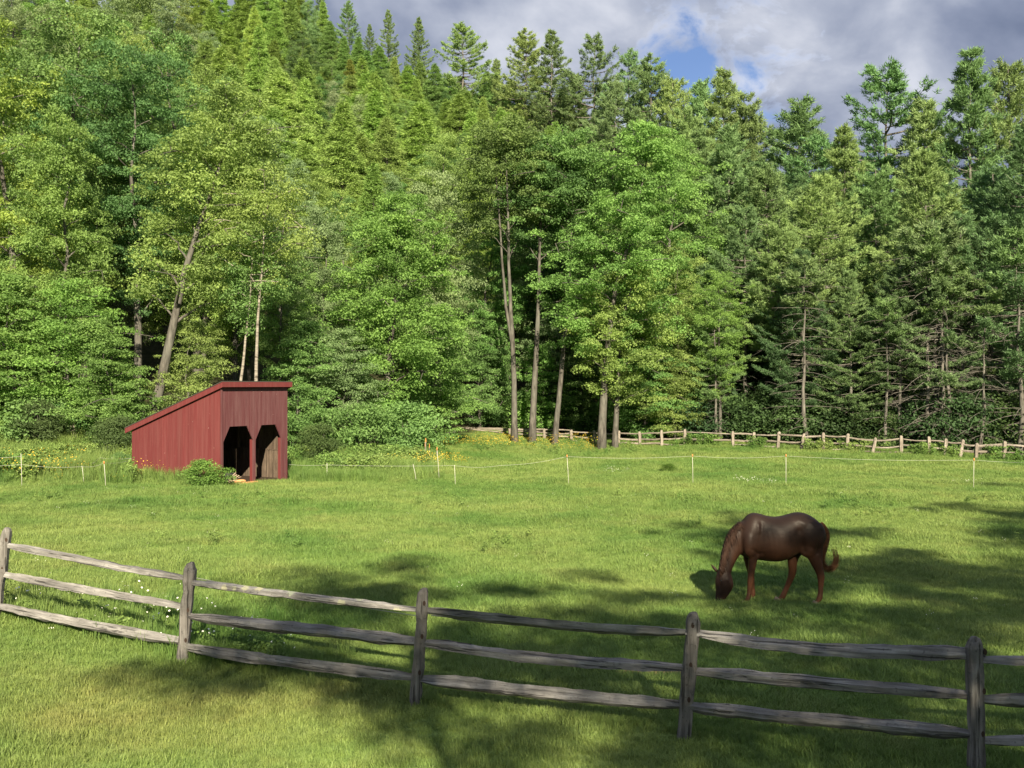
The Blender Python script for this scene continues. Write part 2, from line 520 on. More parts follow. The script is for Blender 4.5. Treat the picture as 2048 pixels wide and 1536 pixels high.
# ------------------------------------------------------------------ terrain
_ctl = []
for p in NEAR_POSTS[1:6]:
    _ctl.append((px2x(p[2], p[4]), p[4], px2z(p[3], p[4])))
for p in FAR_POSTS[::2]:
    _ctl.append((px2x(p[2], p[4]), p[4], px2z(p[3], p[4])))
for p in POLES:
    if p[0] > 300 or p[0] < 100:
        _ctl.append((px2x(p[2], p[4]), p[4], px2z(p[3], p[4])))
_ctl += [(4.35, 16.67, -0.14), (5.1, 16.67, -0.14), (-10.2, 35.0, 0.0), (-8.5, 37.9, -0.2), (-14.1, 37.3, -0.04)]
for (x, y, d) in ((1028, 893, 64), (1108, 893, 64), (1203, 901, 62), (1228, 903, 62), (677, 904, 55)):
    _ctl.append((px2x(x, d), d, px2z(y, d)))
_ctl += [(-8, 9, 0.3), (9, 9, 0.0), (-14, 20, 0.25), (16, 20, -0.25), (0, 25, -0.1), (-60, 30, 0.3), (60, 30, -0.5), (-60, 70, 0.0), (60, 70, -0.6),
         (-30, 0, 0.6), (30, 0, 0.2), (0, 3, 0.3), (-80, -40, 1.0), (80, -40, 0.5), (0, 110, -0.6), (-90, 120, 0.0), (90, 120, -0.6), (0, 48, -0.3)]
_C = np.array(_ctl)


def _phi(r):
    return np.sqrt(r * r + 9.0)


def _fit():
    n = len(_C)
    r = np.linalg.norm(_C[:, None, :2] - _C[None, :, :2], axis=-1)
    A = _phi(r) - 0.25 * np.eye(n)
    Pm = np.column_stack([np.ones(n), _C[:, 0] * 0.01, _C[:, 1] * 0.01])
    K = np.block([[A, Pm], [Pm.T, np.zeros((3, 3))]])
    return np.linalg.solve(K, np.concatenate([_C[:, 2], np.zeros(3)]))
_W = _fit()


def softplus(x, k):
    return np.logaddexp(0, x / k) * k


def ground_z(x, y):
    x = np.asarray(x, float); y = np.asarray(y, float)
    xc = np.clip(x, -90, 90); yc = np.clip(y, -40, 120)
    r = np.sqrt((xc[..., None] - _C[:, 0]) ** 2 + (yc[..., None] - _C[:, 1]) ** 2)
    z = (_phi(r) * _W[:len(_C)]).sum(-1) + _W[-3] + _W[-2] * xc * 0.01 + _W[-1] * yc * 0.01
    # bank of rough grass at the left, below the wood
    z = z + 0.16 * softplus(y - 40, 2.0) / (1 + np.exp((x + 15) / 2.5)) * np.clip(1 - (y - 62) / 60, 0, 1)
    # wooded hill behind
    y0 = 70 + 1.25 * softplus(x + 4, 4.0)
    h = (0.50 + 0.13 / (1 + np.exp((x + 22) / 7.0))) * softplus(y - y0, 5.0)
    h = 64.0 - softplus(64.0 - h, 4.0)
    z = z + h
    # raised lawn behind the camera
    s = np.clip((7.0 - y) / 7.0, 0, 1)
    return z + 1.5 * s * s * (3 - 2 * s)


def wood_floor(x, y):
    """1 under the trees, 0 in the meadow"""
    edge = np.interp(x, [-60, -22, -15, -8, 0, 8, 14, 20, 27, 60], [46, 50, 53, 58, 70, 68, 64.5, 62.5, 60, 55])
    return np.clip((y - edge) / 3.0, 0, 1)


def build_ground():
    xs = np.concatenate([np.linspace(-900, -130, 14), np.arange(-120, -40, 4.0), np.arange(-40, 40, 0.8), np.arange(40, 124, 4.0), np.linspace(130, 900, 14)])
    ys = np.concatenate([np.linspace(-500, -60, 8), np.arange(-50, 6, 3.0), np.arange(6, 70, 0.8), np.arange(70, 220, 3.0), np.linspace(225, 1800, 16)])
    X, Y = np.meshgrid(xs, ys)
    Z = ground_z(X, Y)
    rng = np.random.default_rng(3)
    Z = Z + np.where((np.abs(X) < 40) & (Y < 70), rng.normal(0, 0.008, Z.shape), 0)
    g = Geo()
    ny, nx = X.shape
    i = np.arange(ny - 1)[:, None] * nx; j = np.arange(nx - 1)[None, :]
    q = np.stack([i + j, i + j + 1, i + nx + j + 1, i + nx + j], -1).reshape(-1, 4)
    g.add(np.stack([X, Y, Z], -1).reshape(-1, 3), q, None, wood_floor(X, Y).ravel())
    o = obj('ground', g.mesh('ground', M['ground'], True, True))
    tag(o, 'gently rolling green pasture running back to the wooded hill', 'ground', kind='structure')
build_ground()

# ------------------------------------------------------------------ trees


def leaf_sprays(g, rng, C, R, n, L, upw=0.6, var=None, wr=0.62):
    """leaf-sized folded faces spread through flattened sprays with centres C and radii R (horizontal, vertical)"""
    C = np.asarray(C); R = np.asarray(R)
    m = len(C)
    cnt = np.maximum(6, (n * (R[:, 0] / R[:, 0].mean()) ** 2)).astype(int)
    idx = np.repeat(np.arange(m), cnt)
    k = len(idx)
    d = unit(rng.normal(size=(k, 3)))
    d[:, 2] = np.where(rng.random(k) < 0.55, np.abs(d[:, 2]), d[:, 2])
    r = rng.random(k) ** 0.45
    off = d * r[:, None] * np.column_stack([R[idx, 0], R[idx, 0], R[idx, 1]])
    off[:, 2] -= 0.25 * (off[:, 0] ** 2 + off[:, 1] ** 2) / np.maximum(R[idx, 0], 0.1)
    p = C[idx] + off
    nrm = unit(upw * UP + 0.55 * d + 0.75 * rng.normal(size=(k, 3)) * 0.8)
    t = unit(np.cross(nrm, rng.normal(size=(k, 3))))
    b = np.cross(nrm, t)
    l = L * (0.65 + 0.7 * rng.random(k))[:, None]
    w = l * wr
    V = np.stack([p - t * l * .5, p + b * w * .5 + nrm * w * .16, p + t * l * .5, p - b * w * .5 + nrm * w * .16], 1)
    q = np.arange(4 * k).reshape(k, 4)
    v = (rng.random(m) if var is None else var)[idx] * 0.65 + rng.random(k) * 0.35
    g.add(V.reshape(-1, 3), q, None, np.repeat(v, 4))


def crown_radius(u, kind):
    if kind == 'round':
        return np.sin(np.pi * np.clip(0.06 + 0.90 * u, 0, 1) ** 0.8) ** 0.65
    if kind == 'vase':
        return np.sin(np.pi * np.clip(0.08 + 0.86 * u, 0, 1) ** 1.25) ** 0.7
    return np.clip(1.05 - u, 0.05, 1) ** 0.6 * np.clip(0.45 + 2.2 * u, 0, 1)


def make_decid(seed, H, base, R, trunk_r, nl=20, nclump=340, per=88, L=0.19, kind='round', lean=None, bark='bark', fork=False, spray=0.74, name='tree', flat=0.45, droop=0.0, bend=0.25, shell=0.6, window=None, ld=1.0):
    """broadleaf tree: tapered trunk with limbs, crown of leaf sprays. lean: list of (height, dx, dy) the trunk passes through"""
    rng = np.random.default_rng(seed)
    tg, cg = Geo(), Geo()
    hs = np.linspace(0, 0.9 * H, 14)
    if lean is None:
        a = rng.random() * 6.28
        px = np.cumsum(rng.normal(0, bend, 14)) * np.linspace(0, 1, 14); py = np.cumsum(rng.normal(0, bend, 14)) * np.linspace(0, 1, 14)
    else:
        Ln = np.array([(0, 0, 0)] + list(lean), float)
        px = np.interp(hs, Ln[:, 0], Ln[:, 1]) + np.cumsum(rng.normal(0, 0.05, 14)) * np.linspace(0, 1, 14)
        py = np.interp(hs, Ln[:, 0], Ln[:, 2])
    T = np.column_stack([px, py, hs])
    rad = trunk_r * (1 - 0.88 * (hs / hs[-1]) ** 0.9); rad[0] *= 1.35
    T[0, 2] = -0.3
    tube(tg, T, rad, 9)
    def trunk_at(z):
        return np.array([np.interp(z, hs, px), np.interp(z, hs, py), z])
    if fork:
        z0 = 0.28 * H
        p0 = trunk_at(z0); zz = np.linspace(z0, 0.85 * H, 9); k = np.linspace(0, 1, 9)
        sx = -1.0 if seed % 2 else 1.0
        tube(tg, np.column_stack([np.interp(zz, hs, px) + sx * (0.16 + 0.55 * k) * np.minimum(1, k * 5), np.interp(zz, hs, py) + 0.2 * k, zz]), np.interp(zz, hs, rad) * 0.8, 7)
    # uneven lobes of the outline
    la = rng.random(9) * 6.28; lu = rng.random(9); ls = rng.uniform(-0.38, 0.32, 9)
    def env(u, az):
        f = np.ones_like(u)
        for a_, u_, s_ in zip(la, lu, ls):
            f = f + s_ * np.exp(-((u - u_) / 0.16) ** 2) * np.clip(np.cos(az - a_), 0, 1) ** 2
        return R * crown_radius(u, kind) * f
    C = []; Rr = []
    zc0, zc1 = base, H
    for i in range(nl):
        u = (i + rng.random()) / nl
        az = i * 2.399 + rng.normal(0, 0.35)
        zt = zc0 + u * (zc1 - zc0)
        zs = min(0.88 * H, max(0.55 * zc0, zt - (0.25 + 0.15 * rng.random()) * R * (1.0 - 0.6 * u)))
        p0 = trunk_at(zs)
        er = float(env(np.array([u]), np.array([az]))[0]) * rng.uniform(0.75, 1.0)
        ctr = trunk_at(min(zt, 0.88 * H))
        p3 = np.array([ctr[0] + er * math.cos(az), ctr[1] + er * math.sin(az), zt - droop * er])
        k = np.linspace(0, 1, 7)[:, None]
        P = p0 + (p3 - p0) * k
        P[:, 2] += np.sin(k[:, 0] * math.pi) * 0.12 * er * (1 - 2.0 * droop)
        P += rng.normal(0, 0.05 * er / 3 + 0.02, P.shape) * np.sin(k * math.pi)
        r0 = float(np.interp(zs, hs, rad)) * rng.uniform(0.3, 0.5)
        tube(tg, P, np.linspace(r0, 0.015, 7), 5, False)
        nb = max(2, int(er * 2.0 * ld))
        for kk in np.linspace(0.35, 1.0, nb):
            c = p0 + (p3 - p0) * kk
            c[2] += math.sin(kk * math.pi) * 0.12 * er
            sp = 0.28 * er * kk + 0.12
            for _ in range(2):
                cc = c + rng.normal(0, 1, 3) * np.array([sp, sp, 0.45 * sp])
                C.append(cc); s = spray * rng.uniform(0.55, 1.25) * (0.6 + 0.4 * crown_radius(np.array([u]), kind)[0]); Rr.append((s, s * flat * rng.uniform(0.7, 1.3)))
                if _ == 0 and rng.random() < 0.5:
                    tube(tg, np.array([c, (c + cc) / 2 + [0, 0, .05], cc]), [0.03, 0.02, 0.008], 4, False)
    m = max(0, nclump - len(C))
    u = rng.random(m) ** 0.9; az = rng.random(m) * 6.283
    zt = zc0 + u * (zc1 - zc0)
    rr = env(u, az) * (rng.random(m) ** (1 - shell)) * rng.uniform(0.8, 1.06, m)
    tx = np.interp(np.minimum(zt, .88 * H), hs, px); ty = np.interp(np.minimum(zt, .88 * H), hs, py)
    E = np.column_stack([tx + rr * np.cos(az), ty + rr * np.sin(az), zt - droop * rr])
    s = spray * rng.uniform(0.5, 1.25, m)
    C = np.vstack([np.array(C), E]); Rr = np.vstack([np.array(Rr), np.column_stack([s, s * flat * rng.uniform(0.7, 1.3, m)])])
    L = L * 0.74; per = per * 1.35
    if window:   # bare stretch of stem showing on the near side
        z0, z1, hw = window
        tx = np.interp(C[:, 2], hs, px); ty = np.interp(C[:, 2], hs, py)
        cut = (C[:, 2] > z0) & (C[:, 2] < z1) & (np.abs(C[:, 0] - tx) < hw + Rr[:, 0]) & (C[:, 1] < ty + 0.25)
        C, Rr = C[~cut], Rr[~cut]
    # broad light and dark patches of leaf colour through the crown
    var = np.clip(0.5 + 0.28 * np.sin(C[:, 0] * 0.9 + seed) * np.sin(C[:, 2] * 0.8 + seed * 2) + rng.normal(0, 0.24, len(C)), 0, 1)
    leaf_sprays(cg, rng, C, Rr, per, L, 0.6, var)
    return dict(H=H, trunk=tg.mesh(name + '_trunk', M[bark], True), crown=cg.mesh(name + '_crown', M['leaf'], False, True))


def blades(g, rng, p, d, L, W, var):
    """thin pointed blades from points p in directions d"""
    k = len(p)
    side = unit(np.cross(d, rng.normal(size=(k, 3))))
    V = np.stack([p - side * W[:, None] * .5, p + side * W[:, None] * .5, p + d * L[:, None]], 1)
    g.add(V.reshape(-1, 3), None, np.arange(3 * k).reshape(k, 3), np.repeat(var, 3))


def make_pine(seed, H, base, R, trunk_r, per=17, dead=True, ragged=0.42, name='pine', whorl=0.92, sharp=0.7, twin=False):
    """white pine: straight trunk, whorls of long limbs carrying flat pads of needle tufts, bare dead limbs below"""
    rng = np.random.default_rng(seed)
    tg, cg = Geo(), Geo()
    hs = np.linspace(-0.3, H * 0.985, 16)
    bx = np.cumsum(rng.normal(0, 0.06, 16)); by = np.cumsum(rng.normal(0, 0.06, 16)); bx -= bx[0]; by -= by[0]
    rad = trunk_r * (1 - 0.95 * np.clip(hs / H, 0, 1) ** 0.9)
    tube(tg, np.column_stack([bx, by, hs]), np.maximum(rad, 0.025), 8)
    z = base
    pts = []; dirs = []; vv = []
    while z < H - 0.25:
        u = (z - base) / (H - base)
        prof = (1 - u) ** sharp * min(1.0, 0.55 + 1.6 * u)
        nb = int(rng.integers(4, 7))
        a0 = rng.random() * 6.28
        for b in range(nb):
            ln = R * prof * rng.uniform(1 - ragged * 1.5, 1 + ragged) + 0.28
            if rng.random() < 0.10 * ragged / 0.3:
                continue
            az = a0 + b * 6.283 / nb + rng.normal(0, 0.25)
            dh = np.array([math.cos(az), math.sin(az), 0])
            rise = (0.02 + 0.55 * u + rng.normal(0, 0.10)) * ln
            k = np.linspace(0, 1, 7)
            p0 = np.array([np.interp(z, hs, bx), np.interp(z, hs, by), z + rng.normal(0, 0.12)])
            P = p0 + dh * (k * ln)[:, None]
            P[:, 2] += rise * k - 0.10 * ln * np.sin(k * math.pi) + 0.10 * ln * k ** 3
            perp = np.array([-dh[1], dh[0], 0])
            P += perp * (np.sin(k * 2.2) * rng.normal(0, 0.10) * ln)[:, None]
            tube(tg, P, np.linspace(0.02 + 0.016 * ln, 0.008, 7), 4, False)
            # pads of tufts along the outer part of the limb
            nt = int(10 + 11 * ln)
            kk = rng.uniform(0.28 if u < 0.7 else 0.1, 1.0, nt) ** 0.8
            q = np.column_stack([np.interp(kk, k, P[:, i]) for i in range(3)])
            width = 0.21 * ln * (1.15 - kk) + 0.08
            side = rng.normal(0, 1, nt) * width
            q = q + perp * side[:, None] + dh * (np.abs(side) * 0.5)[:, None]
            q[:, 2] += rng.normal(0.03, 0.06, nt) - 0.03 * np.abs(side)
            td = unit(dh * 0.55 + perp * np.sign(side)[:, None] * 0.35 + UP * (0.45 + 0.3 * u) + rng.normal(0, 0.22, (nt, 3)))
            pts.append(q); dirs.append(td); vv.append(np.clip(rng.normal(0.5, 0.12) + rng.normal(0, 0.16, nt), 0, 1))
        z += whorl * rng.uniform(0.7, 1.25) * (1.0 - 0.45 * u)
    pts = np.vstack(pts); dirs = np.vstack(dirs); vv = np.concatenate(vv)
    n = len(pts)
    idx = np.repeat(np.arange(n), per)
    k = len(idx)
    d = unit(dirs[idx] + rng.normal(0, 0.55, (k, 3)))
    p = pts[idx] + rng.normal(0, 0.07, (k, 3)) + dirs[idx] * rng.uniform(-0.10, 0.16, k)[:, None]
    blades(cg, rng, p, d, rng.uniform(0.16, 0.34, k), rng.uniform(0.04, 0.075, k), np.clip(vv[idx] * 0.75 + rng.random(k) * 0.25, 0, 1))
    if dead:
        z = 1.6
        while z < base + 2.0:
            for b in range(int(rng.integers(2, 5))):
                az = rng.random() * 6.28; ln = rng.uniform(0.7, 2.9)
                dh = np.array([math.cos(az), math.sin(az), 0])
                k = np.linspace(0, 1, 5)
                P = np.array([np.interp(z, hs, bx), np.interp(z, hs, by), z]) + dh * (k * ln)[:, None]
                P[:, 2] += ln * (0.05 * k - rng.uniform(0.05, 0.5) * k * k)
                tube(tg, P, np.linspace(0.028, 0.008, 5), 4, False)
                for _ in range(3):
                    s = rng.uniform(0.4, 0.95)
                    q = np.array([np.interp(s, k, P[:, i]) for i in range(3)])
                    e = q + (dh * 0.6 + rng.normal(0, 0.5, 3) - 0.25 * UP) * rng.uniform(0.25, 0.7)
                    tube(tg, np.array([q, (q + e) / 2, e]), [0.011, 0.008, 0.004], 3, False)
            z += rng.uniform(0.3, 0.7)
    return dict(H=H, trunk=tg.mesh(name + '_trunk', M['pine_bark'], True), crown=cg.mesh(name + '_crown', M['needle'], False, True))


def make_hemlock(seed, H, R, trunk_r, name='hemlock', per=5, sharp=0.8):
    """hemlock: dense cone of feathery sprays whose tips hang"""
    rng = np.random.default_rng(seed)
    tg, cg = Geo(), Geo()
    hs = np.linspace(-0.3, H, 10)
    tube(tg, np.column_stack([np.zeros(10), np.zeros(10), hs]), np.maximum(trunk_r * (1 - np.clip(hs / H, 0, 1)), 0.02), 7)
    pts = []; dirs = []; vv = []; LL = []
    z = 0.08 * H
    while z < H - 0.15:
        u = z / H
        prof = (1 - u) ** sharp * min(1, 0.5 + 2 * u)
        for b in range(int(rng.integers(4, 7))):
            az = rng.random() * 6.28; ln = R * prof * rng.uniform(0.55, 1.2) + 0.15
            dh = np.array([math.cos(az), math.sin(az), 0]); perp = np.array([-dh[1], dh[0], 0])
            k = np.linspace(0, 1, 6)
            P = np.array([0, 0, z + rng.uniform(-0.4, 0.4)]) + dh * (k * ln)[:, None]
            P[:, 2] += ln * (rng.uniform(0.15, 0.5) * k - 0.42 * k * k)
            tube(tg, P, np.linspace(0.012 + 0.01 * ln, 0.005, 6), 3, False)
            nt = int(10 + 20 * ln)
            kk = rng.uniform(0.2, 1.0, nt) ** 0.75
            q = np.column_stack([np.interp(kk, k, P[:, i]) for i in range(3)])
            side = rng.normal(0, 1, nt) * (0.26 * ln * (1.12 - kk) + 0.06)
            q = q + perp * side[:, None] + dh * (np.abs(side) * 0.5)[:, None]
            q[:, 2] += rng.normal(0, 0.16, nt) - 0.25 * np.abs(side)
            td = unit(dh * 0.8 + perp * np.sign(side)[:, None] * 0.5 - UP * (0.30 * kk[:, None]) + UP * 0.12 + rng.normal(0, 0.25, (nt, 3)))
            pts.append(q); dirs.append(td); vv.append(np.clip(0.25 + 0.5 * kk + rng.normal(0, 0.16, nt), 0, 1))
        z += 0.30 * rng.uniform(0.7, 1.3)
    # leader
    nt = 30
    q = np.column_stack([rng.normal(0, .04, nt), rng.normal(0, .04, nt), rng.uniform(H - 0.9, H, nt)])
    pts.append(q); dirs.append(unit(rng.normal(0, .5, (nt, 3)) + UP)); vv.append(np.full(nt, .7))
    pts = np.vstack(pts); dirs = np.vstack(dirs); vv = np.concatenate(vv)
    idx = np.repeat(np.arange(len(pts)), per); k = len(idx)
    d = unit(dirs[idx] + rng.normal(0, 0.6, (k, 3)))
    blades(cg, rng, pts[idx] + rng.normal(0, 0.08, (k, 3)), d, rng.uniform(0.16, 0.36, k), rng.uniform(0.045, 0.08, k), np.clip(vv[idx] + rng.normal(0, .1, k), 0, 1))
    return dict(H=H, trunk=tg.mesh(name + '_trunk', M['pine_bark'], True), crown=cg.mesh(name + '_crown', M['needle'], False, True))


def make_shrub(seed, H, R, n=60, per=70, L=0.15, name='shrub', flat=0.5, needle=False):
    rng = np.random.default_rng(seed)
    tg, cg = Geo(), Geo()
    u = rng.random(n); az = rng.random(n) * 6.28
    rr = R * np.sin(np.pi * (0.12 + 0.8 * u)) ** 0.6 * rng.random(n) ** 0.4 * (1 + 0.25 * np.sin(az * 3 + seed))
    C = np.column_stack([rr * np.cos(az), rr * np.sin(az), 0.12 * H + 0.85 * H * u])
    s = (0.20 * H + 0.16 * R) * rng.uniform(0.6, 1.2, n)
    var = np.clip(rng.normal(0.5, 0.25, n), 0, 1)
    leaf_sprays(cg, rng, C, np.column_stack([s, s * flat]), per, L, 0.6, var, 0.25 if needle else 0.55)
    for i in range(min(n, 16)):
        b = rng.normal(0, 0.08 * R, 2)
        P = np.array([[b[0], b[1], -0.1], [0.4 * C[i, 0], 0.4 * C[i, 1], 0.55 * C[i, 2]], C[i]])
        tube(tg, P, [0.03, 0.02, 0.006], 4, False)
    return dict(H=H, trunk=tg.mesh(name + '_stem', M['bark'], True), crown=cg.mesh(name + '_foliage', M['leaf'], False, True))


G_BRIGHT = (0.185, 0.335, 0.09)
G_MID = (0.17, 0.295, 0.095)
G_YEL = (0.245, 0.35, 0.1)
G_DARK = (0.115, 0.225, 0.075)
G_GREY = (0.225, 0.32, 0.15)
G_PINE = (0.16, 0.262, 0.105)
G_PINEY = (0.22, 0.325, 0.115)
G_PINED = (0.105, 0.185, 0.078)  # darker pine green, standing in for shade inside the right wood
G_HEM = (0.215, 0.335, 0.085)
prng = np.random.default_rng(77)
ORD = ['', 'first', 'second', 'third', 'fourth', 'fifth', 'sixth', 'seventh', 'eighth', 'ninth', 'tenth', 'eleventh', 'twelfth', 'thirteenth', 'fourteenth', 'fifteenth', 'sixteenth', 'seventeenth', 'eighteenth', 'nineteenth', 'twentieth']


def place(pr, name, label, cat, px, ytop, d, color, group=None, wf=1.0, rot=None, crown='crown', jit=0.08, zoff=0.0):
    x = px2x(px, d); gz = float(ground_z(x, d)) + zoff
    Ht = px2z(ytop, d) - gz
    s = Ht / pr['H']
    e = empty(name, (x, d, gz), prng.random() * 6.28 if rot is None else rot)
    e.scale = (s * wf, s * wf, s)
    c = np.array(color) * (1 + prng.normal(0, jit, 3) * np.array([0.6, 0.4, 0.8])) * (1 + prng.normal(0, jit))
    obj('trunk' if crown == 'crown' else 'stem', pr['trunk'], e)
    obj(crown, pr['crown'], e, None, np.clip(c, 0.01, 0.4))
    tag(e, label, cat, group)
    return e


def build_trees():
    ppm = lambda d: F / d
    # --- single trees that can be picked out, each with its own trunk and crown
    d = 46.0; k = 1 / ppm(d)
    t = make_decid(11, 17.5, 7.2, 4.0, 0.30, 24, 400, 96, 0.18, 'round', [(3, 0.7, 0), (6, 1.35, 0), (9, 1.95, 0), (12, 3.0, 0), (16, 4.2, 0)], name='leaning_tree', window=(0, 11.5, 0.35))
    place(t, 'maple_tree', 'tall yellow-green tree whose grey trunk leans right behind the red shed', 'tree', 290, 178, d, G_YEL, rot=0, jit=0.02)
    t = make_decid(12, 13.0, 8.0, 2.4, 0.12, 16, 130, 70, 0.15, 'vase', [(5, 0.1, 0), (9, 0.35, 0), (13, 0.5, 0)], bark='birch', name='birch', shell=0.5, window=(0, 10.5, 0.2))
    place(t, 'birch_tree', 'slender pale-barked birch rising straight behind the shed roof', 'tree', 506, 345, 44.5, G_YEL, rot=0, jit=0.02)
    t = make_decid(13, 11.0, 6.5, 1.8, 0.12, 12, 80, 70, 0.15, 'vase', [(4, 0.25, 0), (8, 0.6, 0), (11, 0.7, 0)], bark='birch', name='birch_b')
    place(t, 'birch_tree', 'shorter pale-barked birch just left of the straight one behind the shed', 'tree', 470, 470, 45, G_MID, rot=0, jit=0.02)
    t = make_decid(14, 15.0, 2.6, 4.3, 0.26, 30, 520, 100, 0.19, 'round', [(5, 0.1, 0), (8, 0.5, 0), (14, 0.6, 0)], name='center_maple', droop=0.10)
    place(t, 'maple_tree', 'full bright green maple with boughs down near the grass, mid picture', 'tree', 775, 388, 55, G_BRIGHT, rot=0, jit=0.02)
    lean = lambda pts, x0, d: [((893 - y) / ppm(d), (x - x0) / ppm(d), 0) for x, y in pts]
    t = make_decid(15, 21.0, 13.0, 4.0, 0.22, 20, 300, 96, 0.20, 'vase', lean([(1029, 760), (1022, 600), (1016, 450), (1010, 260)], 1029, 64), fork=True, name='tall_oak', shell=0.5, window=(0, 17, 0.5))
    place(t, 'oak_tree', 'tall forked tree with bare grey stem, leftmost of the grove by the far fence', 'tree', 1029, 238, 64, (0.15, 0.23, 0.075), rot=0, jit=0.02)
    t = make_decid(16, 20.0, 12.5, 3.4, 0.25, 18, 250, 92, 0.20, 'vase', lean([(1068, 760), (1075, 560), (1078, 450), (1100, 280)], 1063, 64.5), name='tall_oak_b', shell=0.5, window=(0, 15.5, 0.3))
    place(t, 'oak_tree', 'dark straight trunk second from left in the grove by the far fence', 'tree', 1064, 275, 64.5, G_DARK, rot=0, jit=0.02)
    t = make_decid(17, 20.0, 12.5, 3.4, 0.20, 18, 250, 92, 0.20, 'vase', lean([(1122, 760), (1135, 640), (1150, 480), (1160, 280)], 1108, 64), name='tall_oak_c', shell=0.5, window=(0, 15, 0.3))
    place(t, 'oak_tree', 'tree with slim trunk leaning right, third from left in the grove', 'tree', 1108, 268, 64, G_MID, rot=0, jit=0.02)
    t = make_decid(18, 20.5, 6.0, 4.6, 0.29, 26, 480, 100, 0.20, 'round', lean([(1208, 780), (1216, 680), (1226, 590), (1262, 430), (1290, 280)], 1202, 62), name='grove_maple', droop=0.05, window=(0, 10.0, 0.35))
    place(t, 'maple_tree', 'large light-green tree with thick curved trunk, right end of the grove', 'tree', 1202, 246, 62, G_BRIGHT, rot=0, jit=0.02)
    t = make_decid(19, 12.5, 3.5, 3.6, 0.22, 18, 260, 92, 0.19, 'round', lean([(1234, 780), (1240, 640), (1270, 520)], 1228, 62.5), name='grove_maple_b', droop=0.08)
    place(t, 'maple_tree', 'shorter leafy tree beside the thick curved trunk in the grove', 'tree', 1229, 520, 62.5, G_YEL, rot=0, jit=0.02)
    # --- prototypes used many times
    dec = [make_decid(31, 20, 4.5, 5.0, 0.30, 24, 420, 90, 0.20, 'round', name='maple_a'),
           make_decid(32, 20, 5.5, 4.6, 0.28, 22, 380, 90, 0.20, 'vase', name='maple_b'),
           make_decid(33, 20, 3.5, 4.4, 0.26, 26, 400, 90, 0.21, 'round', name='maple_c', flat=0.6),
           make_decid(34, 20, 5.0, 5.4, 0.34, 24, 420, 84, 0.22, 'round', name='ash_a', shell=0.5, spray=1.0)]
    low = [make_decid(41, 9, 0.6, 3.4, 0.12, 26, 300, 84, 0.17, 'cone', name='low_maple_a', flat=0.28, spray=0.8, droop=0.06),
           make_decid(42, 9, 0.9, 3.2, 0.12, 24, 280, 84, 0.17, 'round', name='low_maple_b', flat=0.30, spray=0.8, droop=0.08)]
    pine = [make_pine(51, 26, 9.0, 5.0, 0.26, name='pine_a', sharp=0.8, ragged=0.36), make_pine(52, 26, 6.5, 5.2, 0.25, name='pine_b', sharp=0.95, ragged=0.34),
            make_pine(53, 26, 12.5, 5.2, 0.27, name='pine_c', sharp=0.75, ragged=0.5, whorl=1.15), make_pine(54, 24, 4.0, 5.4, 0.24, name='pine_d', sharp=0.95, ragged=0.36),
            make_pine(55, 24, 8.0, 5.4, 0.26, name='pine_e', ragged=0.45, sharp=0.85, whorl=1.05)]
    hem = [make_hemlock(61, 21, 4.2, 0.2, 'hemlock_a', sharp=0.8), make_hemlock(62, 20, 3.8, 0.2, 'hemlock_b', sharp=1.0), make_hemlock(63, 22, 4.6, 0.2, 'hemlock_c', sharp=0.8)]
    R = prng
    # --- left wood: individual trees
    for (px, yt, d_, i, c, w, lab) in [
        (40, 60, 56, 0, G_YEL, 1.0, 'yellow-green maple at the left edge of the picture above the grassy bank'),
        (165, 20, 60, 3, G_MID, 0.95, 'tall leafy tree right of the leftmost maple on the wooded slope'),
        (275, 95, 57, 1, G_DARK, 0.9, 'dark green broad tree with open limbs above and left of the shed'),
        (395, 85, 64, 0, G_MID, 0.85, 'green tree standing directly behind the leaning trunk'),
        (120, 230, 50, 2, G_YEL, 0.9, 'lower yellow-green tree in front of the tall left ones'),
        (470, 235, 60, 2, G_YEL, 0.8, 'yellow-green rounded tree above the shed roof'),
        (575, 320, 58, 1, G_GREY, 0.75, 'grey-green airy tree right of the birches'),
        (640, 420, 56, 2, G_GREY, 0.8, 'pale willowy tree between the shed and the bright maple'),
        (560, 470, 52, 1, G_MID, 0.8, 'small mid-green tree rising behind the shed right corner'),
        (880, 345, 68, 3, G_GREY, 0.8, 'grey-green tree behind the bright maple'),
        (700, 400, 66, 0, G_MID, 0.8, 'green tree behind and left of the bright maple'),
        (960, 420, 70, 0, G_MID, 0.85, 'leafy tree filling the gap left of the grove'),
        (1090, 330, 74, 1, G_DARK, 0.9, 'dark leafy tree behind the middle trunks of the grove'),
        (1180, 290, 76, 3, G_MID, 0.9, 'tall tree behind the right trunks of the grove'),
        (1330, 265, 72, 0, G_BRIGHT, 0.85, 'bright tree right of the grove touching the first pines'),
        (1360, 480, 66, 2, G_YEL, 0.8, 'low yellow-green tree beside the first pines'),
        (1440, 540, 64, 1, G_BRIGHT, 0.8, 'light green tree with hanging boughs in front of the pines')]:
        place(dec[i], 'broadleaf_tree', lab, 'tree', px, yt, d_, c, 'broadleaf trees along the edge of the wood', w)
